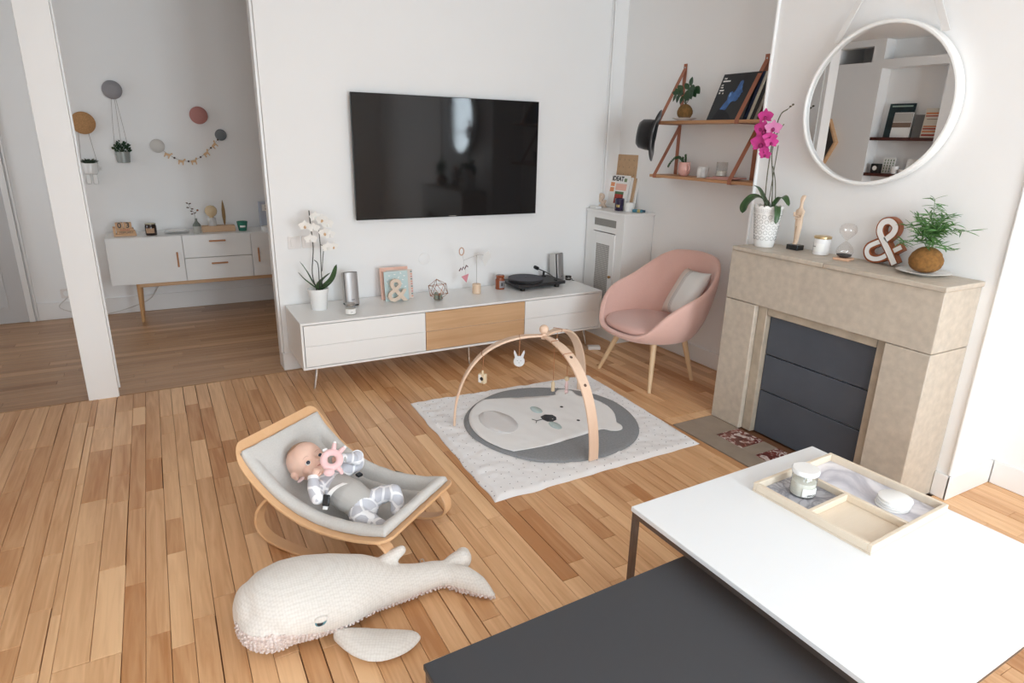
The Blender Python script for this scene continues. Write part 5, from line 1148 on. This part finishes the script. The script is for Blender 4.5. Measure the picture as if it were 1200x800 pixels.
def body_parts(b):
    b.ball(hp(0, .020, -.008), (.077, .080, .079), 30, 20, HM)               # skull
    b.ball(hp(0, .030, .022), (.062, .056, .050), 24, 16, HM)                # forehead
    b.ball(hp(0, -.028, .020), (.057, .045, .050), 24, 16, HM)               # lower face
    for s_ in (-1, 1):
        b.ball(hp(s_*.031, -.030, .031), (.026, .025, .022), 16, 12, HM)     # cheeks
        b.ball(hp(s_*.071, -.012, -.012), (.009, .021, .014), 14, 10, HM)    # ears
        b.ball(hp(s_*.077, -.004, -.016), (.005, .014, .010), 12, 8, HM)
    b.ball(hp(0, -.057, .034), (.018, .013, .015), 14, 10, HM)               # chin
    b.ball(hp(0, -.024, .067), (.010, .010, .010), 14, 10, HM); b.ball(hp(0, -.010, .061), (.006, .014, .007), 12, 8, HM)   # nose
    for s_ in (-1, 1): b.ball(hp(s_*.009, -.027, .064), (.005, .005, .006), 10, 8, HM)
    b.ball(hp(0, -.043, .058), (.013, .007, .008), 12, 8, HM)
    limb(b, [hp(0, -.045, -.02), (-.10, -.035, .262), (-.06, -.04, .252)], [.034, .032, .045])     # neck
    # trunk
    limb(b, [(-.065, -.045, .243), (-.02, -.05, .238), (.05, -.055, .222), (.105, -.055, .200), (.13, -.055, .185)], [.056, .064, .070, .062, .050], 22)
    b.ball((-.055, .0, .245), (.042, .058, .040), 18, 12); b.ball((-.055, -.09, .245), (.040, .045, .038), 18, 12)
    # near arm, sleeve and forearm up to the mouth
    limb(b, [(-.060, -.105, .255), (-.032, -.148, .248), (-.015, -.170, .258)], [.034, .030, .027]); limb(b, [(-.015, -.170, .258), (-.040, -.158, .288), (-.060, -.136, .312)], [.027, .025, .020])
    # far arm folded to the rattle
    limb(b, [(-.055, .045, .262), (-.030, .090, .272), (-.020, .095, .290)], [.034, .031, .028]); limb(b, [(-.020, .095, .290), (-.020, .050, .325), (-.030, .005, .345)], [.027, .024, .018])
    # legs: near one lying, far one bent up
    limb(b, [(.105, -.085, .190), (.15, -.115, .185), (.195, -.110, .180)], [.042, .039, .032]); limb(b, [(.195, -.112, .180), (.222, -.106, .170), (.246, -.098, .164)], [.031, .027, .021])
    limb(b, [(.246, -.098, .164), (.270, -.088, .176)], [.020, .015])
    limb(b, [(.115, -.015, .195), (.155, .020, .215), (.205, .030, .235)], [.042, .038, .033]); limb(b, [(.205, .030, .235), (.235, .012, .206), (.243, -.010, .186)], [.032, .028, .022]); limb(b, [(.243, -.010, .186), (.268, -.026, .188)], [.020, .015])
def near(p_, a, r_): return (p_-Vector(a)).length < r_
def cls(c, nrm):
    hd = (c-H); l_, cc, ff = hd.dot(hl), hd.dot(hc_), hd.dot(hf)
    if c.x < -.078 and cc > -.085 and abs(l_) < .09 and not (near(c, (-.045, -.16, .285), .052)): return 0
    # vest over belly and hips, its front edge slanting across the chest
    if c.x > -.012+.25*(c.y+.055)**1 *(-.2) and c.x < .150-.6*abs(c.y+.055) and -.150 < c.y < .045 and c.z > .12:
        if not (c.y > .01 and c.z > .225) : return 2
    return 1
organic(body_parts, 'body', [SKIN, CLO, VEST], ba, .0038, 5, cls)
WEYE = mat('eye white', '#e9e6e3', .2); IRIS = mat('dark blue iris', '#2b3340', .15)
for s_ in (-1, 1):
    ec = hp(s_*.0285, -.010, .0525); gz_ = (LOCAL.inverted() @ Vector((0, 0, CAM_H))-ec).normalized()
    ey = B().ball(ec, .0122, 18, 12, HM).build('eye', WEYE, ba)
    B().ball(ec+(gz_*.6+hf*.4).normalized()*.0048, .0092, 14, 10).build('iris', IRIS, ey)
    B().tube([hp(s_*(.0285+q*.0135), -.0020-.006*q*q, .0615-.0035*q*q) for q in (-1, -.6, -.2, .2, .6, 1)], [.0012, .002, .0024, .0024, .002, .0012], 8).build('eyelid', SKIN, ba)
    B().tube([hp(s_*(.027+q*.016), .012-.004*q*q, .0665-.006*q*q) for q in (-1, -.5, 0, .5, 1)], [.0004, .0011, .0012, .001, .0004], 6, True, .5).build('eyebrow', mat('fine brow', '#b98e76', .8) if 'fine brow' not in MATS else MATS['fine brow'], ba)
B().tube([hp(q*.012, -.044+.002*q*q, .065-.003*q*q) for q in (-1, -.5, 0, .5, 1)], [.0015, .0028, .0032, .0028, .0015], 8, True, .7).build('lips', mat('lips', '#c9837a', .4), ba)
# soft short hair cap just proud of the skull
HAIR = mat('fine light hair', '#b7927a', .9, var=.15, vscale=60)
b = B(); rows = []
for j in range(10):
    a = radians(6+j*9.5)
    rows.append([H+HM @ Vector((.0782*sin(a)*cos(g), .0216+.0812*cos(a), -.0086+.0802*sin(a)*sin(g))) for g in [2*pi*i/28 for i in range(28)]])
rows = [[q for q in r_] for r_ in rows[:5]]
b.rings(rows, True, True, False); b.build('hair', HAIR, ba, ang=80)
# hands with separate fingers
def hand(wrist, palm_dir, palm_n, s_, curl, name, thumb_side=1):
    w_, d, nn = Vector(wrist), Vector(palm_dir).normalized(), Vector(palm_n); nn = (nn-d*nn.dot(d)).normalized(); sd = d.cross(nn).normalized()*thumb_side
    def parts(b):
        b.ball(w_+d*s_*.45, (s_*.36, s_*.50, s_*.20), 16, 12, Matrix((sd, d, nn)).transposed()); limb(b, [w_-d*s_*.3, w_+d*s_*.2], [s_*.30, s_*.27], 12)
        for i, (o_, L_) in enumerate(((.29, .50), (.10, .60), (-.09, .56), (-.27, .44))):
            p0 = w_+d*s_*.80+sd*s_*o_; dd = (d+sd*o_*.35).normalized(); pts = [p0-dd*s_*.2, p0]; a = 0; q = p0
            for f_ in (.42, .33, .25): a += curl*(1+.12*i); q = q+(dd*cos(a)-nn*sin(a))*s_*L_*f_*1.25; pts.append(q)
            b.tube(catmull(pts, 3), s_*.098, 9); b.ball(pts[-1], s_*.098, 9, 6)
        p0 = w_+d*s_*.25+sd*s_*.28; pts = [p0-sd*s_*.1, p0+sd*s_*.22+d*s_*.18, p0+sd*s_*.30+d*s_*.48-nn*s_*.14]; b.tube(catmull(pts, 3), s_*.105, 9); b.ball(pts[-1], s_*.10, 9, 6)
    return organic(parts, name, [SKIN], ba, .0017, 2)
hand((-.056, -.136, .322), (-.12, .66, .52), (.45, -.50, .65), .034, .45, 'hand')
hand((-.034, -.002, .346), (-.30, -.80, .25), (.35, -.3, .85), .030, .80, 'hand', -1)
# cuffs
CUF = mat('white cuff', '#efedef', .9); CUFP = mat('pale pink cuff lining', '#e9cfd2', .9)
cz_ = (LOCAL.inverted() @ Vector((0, 0, CAM_H))-Vector((-.020, .085, .31))); cz_ = Vector((cz_.x*.5, cz_.y*.5, cz_.z*1.2)).normalized(); cx_ = Vector((.8, .6, 0)); cx_ = (cx_-cz_*cx_.dot(cz_)).normalized(); cy_ = cz_.cross(cx_)
CM = T(-.010, .078, .322) @ Matrix((cx_, cy_, cz_)).transposed().to_4x4()
B(CM).ball((0, 0, 0), (.024, .027, .012), 22, 12).build('mitten_cuff', CLO, ba)
B(CM).tube([(.0245*cos(2*pi*i/24), .0275*sin(2*pi*i/24), .002) for i in range(25)], .0028, 6).build('cuff_binding', CUF, ba)
B(T(-.108, -.150, .300) @ RZ(-.5) @ RX(.5) @ RY(-.4)).lathe([(.001, 0), (.016, .001), (.021, .004), (.016, .007), (.001, .008)], n=22, sx=1.45, sy=.8).build('mitten_flap', CUFP, ba)
B().tube([(-.066, -.128, .320), (-.060, -.136, .310)], [.0205, .0230], 16).build('sleeve_cuff', CUF, ba)
# harness belonging to the bouncer
B().band(catmull([(.020, -.170, .215), (.022, -.150, .262), (.035, -.120, .288), (.055, -.085, .297)], 4), Vector((1, .3, 0)), .020, .0022).build('harness_strap', mat('white webbing', '#e9e7e5', .8), bn)
B(T(.022, -.162, .252) @ RZ(.35) @ RX(radians(62))).box(-.014, .014, -.022, .022, -.006, .006).build('buckle', BUCK, bn, bevel=.004)
B(T(.020, .050, .252) @ RZ(-.3)).box(-.012, .012, -.014, .010, 0, .012).build('buckle', BUCK, bn, bevel=.003)
# rattle
RP = mat('pink plush', '#f0c6c6', .95, sheen=.5, bump=.6, bscale=250)
rt = thing('ring_rattle', 'pink plush ring rattle with two ears, held to the baby face', 'toy', (0, 0, 0)); RW = LOCAL @ T(-.028, -.058, .368)
rt.matrix_world = RW
vn = (LOCAL.inverted() @ Vector((0, 0, CAM_H)) - Vector((-.028, -.058, .368))).normalized(); vn = (vn*.6+Vector((.1, -.1, .8))*.4).normalized(); rx_ = Vector((.75, .62, 0)); rx_ = (rx_-vn*rx_.dot(vn)).normalized(); ry_ = vn.cross(rx_)
RM = Matrix((rx_, ry_, vn)).transposed().to_4x4()
b = B(RM); R2 = []
for i in range(33):
    a = 2*pi*i/32; R2.append([((.0315+.0145*cos(g))*cos(a), (.0315+.0145*cos(g))*sin(a), .0135*sin(g)) for g in [2*pi*j/12 for j in range(12)]])
b.rings(R2, True, False, False); bmesh.ops.remove_doubles(b.bm, verts=b.bm.verts, dist=.0001); b.build('ring', RP, rt)
for a, tip in ((78, 1), (42, 1)):
    c, s_ = cos(radians(a)), sin(radians(a)); B(RM).tube([(c*.038, s_*.038, 0), (c*.056, s_*.056, 0), (c*.066, s_*.066, 0)], [.010, .010, .008], 12).ball((c*.067, s_*.067, 0), .0085, 12, 8).build('ear', RP, rt); B(RM).ball((c*.071, s_*.071, .001), (.0078, .0078, .0078), 10, 8).build('white_tip', CUF, rt)
B(RM).ball((-.012, -.052, .004), (.022, .017, .014), 16, 10).build('head', RP, rt)
B(RM).tube([(.022, -.036, 0), (.034, -.050, 0), (.036, -.056, 0)], [.010, .009, .008], 12).ball((.036, -.057, 0), .0085, 12, 8).build('paw', RP, rt); B(RM).box(-.022, -.004, .043, .053, -.001, .001, RZ(.25)).build('fabric_tag', CUF, rt)

# ------------------------------------------------------------------ toy whale
WH = mat('whale knit', '#e4dfd9', .95, bump=.0, sheen=.3)
def knit(m, sc, st, col2):
    nt = m.node_tree; N = nt.nodes; L = nt.links; p = N['Principled BSDF']; tc = N.new('ShaderNodeTexCoord'); vo = N.new('ShaderNodeTexVoronoi'); vo.inputs['Scale'].default_value = sc; vo.inputs['Randomness'].default_value = .25; L.new(tc.outputs['Object'], vo.inputs['Vector'])
    bp = N.new('ShaderNodeBump'); bp.invert = True; bp.inputs['Strength'].default_value = st; bp.inputs['Distance'].default_value = .004; L.new(vo.outputs['Distance'], bp.inputs['Height']); L.new(bp.outputs[0], p.inputs['Normal'])
    r = N.new('ShaderNodeValToRGB'); c = p.inputs['Base Color'].default_value; r.color_ramp.elements[0].color = tuple(c); r.color_ramp.elements[0].position = .35; r.color_ramp.elements[1].color = (*lin(col2), 1); r.color_ramp.elements[1].position = .75; L.new(vo.outputs['Distance'], r.inputs[0]); L.new(r.outputs[0], p.inputs['Base Color'])
knit(WH, 110, .28, '#d8d2cb')
WB = mat('whale belly nubs', '#e7dbd6', .95, sheen=.3); knit(WB, 85, 1.0, '#c9b5ae')
whl = thing('whale_toy', 'large white knitted whale cuddly toy lying on the floorboards beside the bouncer', 'soft toy', (.35, 1.9, 0))
W0 = Vector((.35, 1.9, 0))
def ww(p_): return Vector(p_)-W0
def whale_parts(b):
    sp = [(.085, 1.930, .095, .085, .088), (.13, 1.925, .108, .130, .106), (.20, 1.915, .114, .165, .112), (.29, 1.908, .112, .172, .110), (.39, 1.905, .104, .155, .102), (.49, 1.905, .090, .122, .088), (.59, 1.888, .066, .078, .064), (.68, 1.886, .054, .060, .052), (.75, 1.885, .048, .055, .046), (.80, 1.870, .042, .058, .036)]
    P = catmull([(q[0], q[1], q[2]) for q in sp], 4); n = len(P)-1; rg = []
    for i, c in enumerate(P):
        t = i/n*(len(sp)-1); j = min(int(t), len(sp)-2); f_ = t-j; rl, rv = lerp(sp[j][3], sp[j+1][3], f_), lerp(sp[j][4], sp[j+1][4], f_); d = (P[min(i+1, n)]-P[max(i-1, 0)]); d.z = 0; d.normalize(); sd = Vector((-d.y, d.x, 0))
        rg.append([ww(c)+sd*rl*cos(2*pi*k/28)+Vector((0, 0, rv*sin(2*pi*k/28))) for k in range(28)])
    b.rings(rg); b.ball(ww((.108, 1.925, .100)), (.062, .105, .092), 22, 16); b.ball(ww((.165, 1.875, .090)), (.115, .12, .086), 22, 16)
    limb(b, [ww((.78, 1.885, .045)), ww((.83, 1.905, .050)), ww((.868, 1.918, .055)), ww((.880, 1.935, .058))], [.036, .040, .040, .030], 16)      # upper fluke
    limb(b, [ww((.78, 1.872, .040)), ww((.83, 1.825, .040)), ww((.868, 1.765, .036)), ww((.895, 1.712, .024))], [.042, .048, .036, .014], 16)
    limb(b, [ww((.545, 1.930, .115)), ww((.595, 1.945, .135)), ww((.635, 1.950, .150))], [.036, .027, .019], 14)       # dorsal fin
    b.ball(ww((.300, 1.768, .140)), (.036, .024, .032), 16, 12)                                # brow over the eye
def wcls(c, nrm):
    p_ = c+W0; t = p_.x; yb = interp([(.0, 1.91), (.1, 1.87), (.2, 1.83), (.27, 1.80), (.3, 1.782), (.42, 1.80), (.55, 1.83), (.65, 1.84), (.75, 1.85), (.85, 1.79), (.9, 1.72)], t)
    zb = interp([(0, .110), (.15, .118), (.27, .090), (.33, .070), (.42, .055), (.55, .045), (.7, .038), (.9, .030)], t); 
    if (p_-Vector((.300, 1.768, .14))).length < .05: return 0
    return 1 if (p_.y < yb and p_.z < zb) else 0
wb = organic(whale_parts, 'body', [WH, WB], whl, .0065, 6, wcls)
def fin_parts(b):
    def fp(u, v, s_):
        x = lerp(0, .275, u); wd = (.056*sin(pi*(u*.93+.02))**.75+.012)*(sqrt(max(0, 1-((u-.86)/.14)**2)) if u > .86 else 1); cy = -.045*sin(pi*u*.9)+.0; t_ = .024*(1-abs(v)**2.2)*(1 if u < .8 else max(.1, (1-u)/.2)**.5)
        return Vector((x, cy+wd*v, .030+s_*t_))
    rg = []
    for i in range(25):
        u = i/24; rg.append([fp(u, -cos(2*pi*k/24) , 1 if k < 12 else -1) for k in range(24)])
    b.rings(rg)
fn = organic(fin_parts, 'pectoral_fin', [WH], whl, .005, 3); fn.location = ww((.338, 1.778, 0)); fn.rotation_euler = (0, 0, radians(-28)); fn.scale = (1.06, 1.06, 1.06)
# nubs along the belly edge: too many to pick apart
b = B(); cntn = 0
me = wb.data; rr = random.Random(11)
polys = [p_ for p_ in me.polygons if p_.material_index == 1]
pts_ = []
for p_ in rr.sample(polys, len(polys)):
    if all((p_.center-q).length > .0125 for q in pts_): pts_.append(p_.center.copy()); b.ball(p_.center+p_.normal*.0015, .0052, 6, 4)
    if len(pts_) > 900: break
b.build('belly_nubs', WB, whl, kind='stuff')
ev = Vector((.291, 1.738, .130)); eo = B().ball(ww(ev)+Vector((-.001, .008, -.006)), (.021, .012, .015), 16, 10).build('eye', mat('whale eye blue', '#5f93a0', .3), whl); B().ball(ww(ev)+Vector((-.003, .0, -.005)), (.011, .007, .008), 14, 8).build('pupil', INK, eo)
B().ball(ww(ev)+Vector((.002, .007, .006)), (.023, .014, .012), 16, 10).build('eyelid', WH, whl)
B().tube([ww((.716, 1.922, .085)), ww((.712, 1.930, .098)), ww((.700, 1.930, .100)), ww((.698, 1.922, .088))], .0015, 5).build('tag_loop', STEEL, whl)

# ------------------------------------------------------------------ tray on the white table
TZ = .4005
TRW = wood_mat('tray ash', '#e8dbc9', '#d9c8b2', 'X', .5, attr=False, grain=.6)
tr = thing('wooden_tray', 'square pale wood tray with three compartments and marbled insets on the white table', 'tray', (2.043, 1.160, TZ), radians(3))
tx, ty_ = .237, .222; wl = .014; hh = .036
B().box(-tx, tx, -ty_, ty_, 0, .006).build('tray_floor', TRW, tr)
B().box(-tx, tx, ty_-wl, ty_, .0065, hh).box(-tx, tx, -ty_, -ty_+wl, .0065, hh).box(-tx, -tx+wl, -ty_+wl, ty_-wl, .0065, hh).box(tx-wl, tx, -ty_+wl, ty_-wl, .0065, hh).build('rim', TRW, tr, smooth=False, bevel=.002)
B().box(-.007, .007, -ty_+wl, ty_-wl, .0065, hh-.003).build('divider', TRW, tr, bevel=.0015); B().box(-tx+wl, -.0075, -.002, .012, .0065, hh-.003).build('divider', TRW, tr, bevel=.0015)
def marble(name, base, vein, sc):
    m = bpy.data.materials.new(name); m.use_nodes = True; nt = m.node_tree; N = nt.nodes; L = nt.links; p = N['Principled BSDF']; p.inputs['Roughness'].default_value = .3
    tc = N.new('ShaderNodeTexCoord'); n = N.new('ShaderNodeTexNoise'); n.inputs['Scale'].default_value = sc; n.inputs['Detail'].default_value = 5; n.inputs['Distortion'].default_value = 1.8; L.new(tc.outputs['Object'], n.inputs['Vector'])
    r = N.new('ShaderNodeValToRGB'); e = r.color_ramp.elements; e[0].position = .40; e[0].color = (*lin(base), 1); e[1].position = .60; e[1].color = (*lin(base), 1); q = e.new(.5); q.color = (*lin(vein), 1); L.new(n.outputs[0], r.inputs[0]); L.new(r.outputs[0], p.inputs['Base Color']); return m
B().box(.008, tx-wl-.001, -ty_+wl+.001, ty_-wl-.001, .0065, .0085).build('marble_inset', marble('pale marble', '#e9e7ed', '#bdbcc6', 3), tr, smooth=False, label='white marbled inset')
B().box(-tx+wl+.001, -.008, .013, ty_-wl-.001, .0065, .0085).build('marble_inset', marble('grey marble', '#b6b6bd', '#85858e', 11), tr, smooth=False, label='grey marbled inset')
t = thing('candle_jar', 'clear glass candle jar with a white lid standing in the wooden tray', 'candle', (1.932, 1.265, TZ+.009))
B().lathe([(.040, 0), (.044, .004), (.044, .082), (.042, .085)], n=36, cap1=False).build('jar', CLEAR, t, solid=.0015); B().lathe([(.0415, .005), (.0415, .054), (.03, .056), (.0001, .0555)], n=32).build('wax', WAX, t)
B().lathe([(.046, .0855), (.0475, .088), (.0475, .100), (.045, .103), (.0001, .1035)], n=36).build('lid', CERAM, t); label_arc('label', PAPER, t, .0444, .008, .040, 215, 290); text('WOOD', .011, INK, t, T(-.012, -.0462, .016) @ RZ(radians(-12)) @ FRONT); B().cyl((0, 0, .056), (0, 0, .064), .0012, None, 6).build('wick', INK, t)
for k in range(4):
    o = B().lathe([(.052, 0), (.055, .0015), (.055, .0075), (.052, .009), (.0001, .009)], c=(0, 0, 0), n=44).build('coaster', CERAM, None, (2.150+.002*(k % 2), 1.062-.0015*k, TZ+.0088+.0094*k)); tag(o, ('lowest of the stacked round white coasters in the tray', 'second round white coaster from the bottom of the stack', 'third round white coaster from the bottom of the stack', 'top round white coaster of the stack in the tray')[k], 'coaster', 'round white coasters in the tray')

# ------------------------------------------------------------------ niche shelves, seen in the round mirror
RED = wood_mat('mahogany', '#5b2c22', '#3d1c17', 'Y', .4, attr=False)
for z, lab in ((1.725, 'upper red-brown shelf in the niche, seen in the mirror'), (1.325, 'lower red-brown shelf in the niche, seen in the mirror')):
    o = B().box(NX+.002, XL-.004, 3.784, 4.476, z-.035, z).build('niche_shelf', RED, None, bevel=.002); tag(o, lab, 'shelf')
def book(name, lab, y0, y1, z, h, x, m, cat='book', lean=.12, extra=None, th=.012):
    t = thing(name, lab, cat, (x, (y0+y1)/2, z+.001)); R = RY(-lean); B(R).box(-th, 0, -(y1-y0)/2, (y1-y0)/2, 0, h).build('cover', m, t, smooth=False); 
    if extra: extra(t, R, (y1-y0)/2, h)
    return t
def stripe(c, z0, z1, w_=1.0, nm='cover_stripe'):
    return lambda t, R, hw, h: B(R).box(.0003, .0012, -hw*w_, hw*w_, h*z0, h*z1).build(nm, c, t, smooth=False)
def many(*fs): return lambda t, R, hw, h: [f_(t, R, hw, h) for f_ in fs]
OR_ = mat('orange stripe', '#d98a5a', .6); RD_ = mat('red stripe', '#b5432f', .6); BR_ = mat('brown stripe', '#7d6657', .6); GY_ = mat('grey cover', '#6f6d6b', .6)
book('art_book', 'large dark green-blue cover book on the upper niche shelf', 4.10, 4.385, 1.725, .37, -1.505, mat('dark teal cover', '#1f3438', .5, var=.7, vscale=9), extra=many(stripe(mat('pale title', '#9db3a8', .6), .90, .94, .8, 'title_band')))
book('art_book', 'white book with a brown band in front of the dark green-blue one', 4.085, 4.29, 1.725, .27, -1.470, PAPER, extra=many(stripe(mat('grey band', '#b9b4ae', .6), .62, .98, 1, 'cover_band'), stripe(BR_, .40, .60, 1, 'cover_band')))
book('art_book', 'plain grey book in the middle of the upper niche shelf', 3.975, 4.075, 1.725, .245, -1.505, GY_)
book('art_book', 'white book with red and orange pattern bands on the upper niche shelf', 3.79, 3.97, 1.725, .31, -1.490, mat('cream cover', '#ded6c8', .6), extra=many(stripe(OR_, .80, .86, .9), stripe(RD_, .72, .76, .9), stripe(BR_, .62, .64, .7), stripe(OR_, .36, .41, .9), stripe(RD_, .28, .33, .9), stripe(OR_, .18, .24, .9), stripe(RD_, .06, .12, .9)))
t = thing('black_candle', 'small black box candle with a round white mark on the lower niche shelf', 'candle', (-1.46, 4.365, 1.3255)); B().box(-.04, .04, -.045, .045, 0, .105).build('box_body', BLACK, t, bevel=.003); B(T(.0405, 0, .055) @ RY(pi/2)).lathe([(.026, 0), (.026, .001), (.0001, .001)], n=24).build('round_label', PAPER, t)
def cacti(t, R, hw, h):
    for i in range(4):
        for j in range(5): B(R).box(.0003, .0012, -hw+.012+i*.032, -hw+.022+i*.032, .012+j*.031, .034+j*.031).build('leaf_print', MATS['photo green'], t, smooth=False)
book('patterned_card', 'white card with a green leaf pattern on the lower niche shelf', 4.19, 4.325, 1.325, .175, -1.50, PAPER, 'card', extra=cacti)
o = B().lathe([(.03, 0), (.036, .004), (.038, .085), (.035, .085), (.033, .01)], c=(-1.45, 4.15, 1.3255), n=24).build('white_beaker', CERAM); tag(o, 'white beaker on the lower niche shelf', 'cup')
o = B().lathe([(.025, 0), (.03, .004), (.055, .05), (.052, .051), (.028, .012)], c=(-1.44, 4.05, 1.3255), n=28).build('small_bowl', CERAM); tag(o, 'small white bowl on the lower niche shelf', 'bowl')
def flw(t, R, hw, h):
    for y, z in ((-.01, .06), (.015, .045), (-.02, .035), (.0, .075)): B(R @ T(.0008, y, z) @ RY(pi/2)).lathe([(.010, 0), (.010, .001), (.0001, .001)], n=12).build('flower_print', RD_, t)
book('flower_card', 'white card with red flowers on the lower niche shelf', 3.95, 4.06, 1.325, .17, -1.50, PAPER, 'card', extra=flw)
t = thing('hexagon_frame', 'hexagonal pale wooden frame on the hall wall, seen in the mirror', 'frame', (XL+.0005, 4.997, 1.66))
hx_ = [(.15, 0), (.02, .27), (-.02, .27), (-.15, 0), (-.02, -.27), (.02, -.27)]; hi_ = [(x*.84, y*.90) for x, y in hx_]
B(RZ(pi/2) @ RX(pi/2)).ringprism(hx_, hi_, 0, .07).build('frame_sides', OAKP, t, smooth=False); B(RZ(pi/2) @ RX(pi/2)).prism(hi_, .0005, .012).build('back_panel', mat('dark panel', '#4d4a48', .8), t, smooth=False)
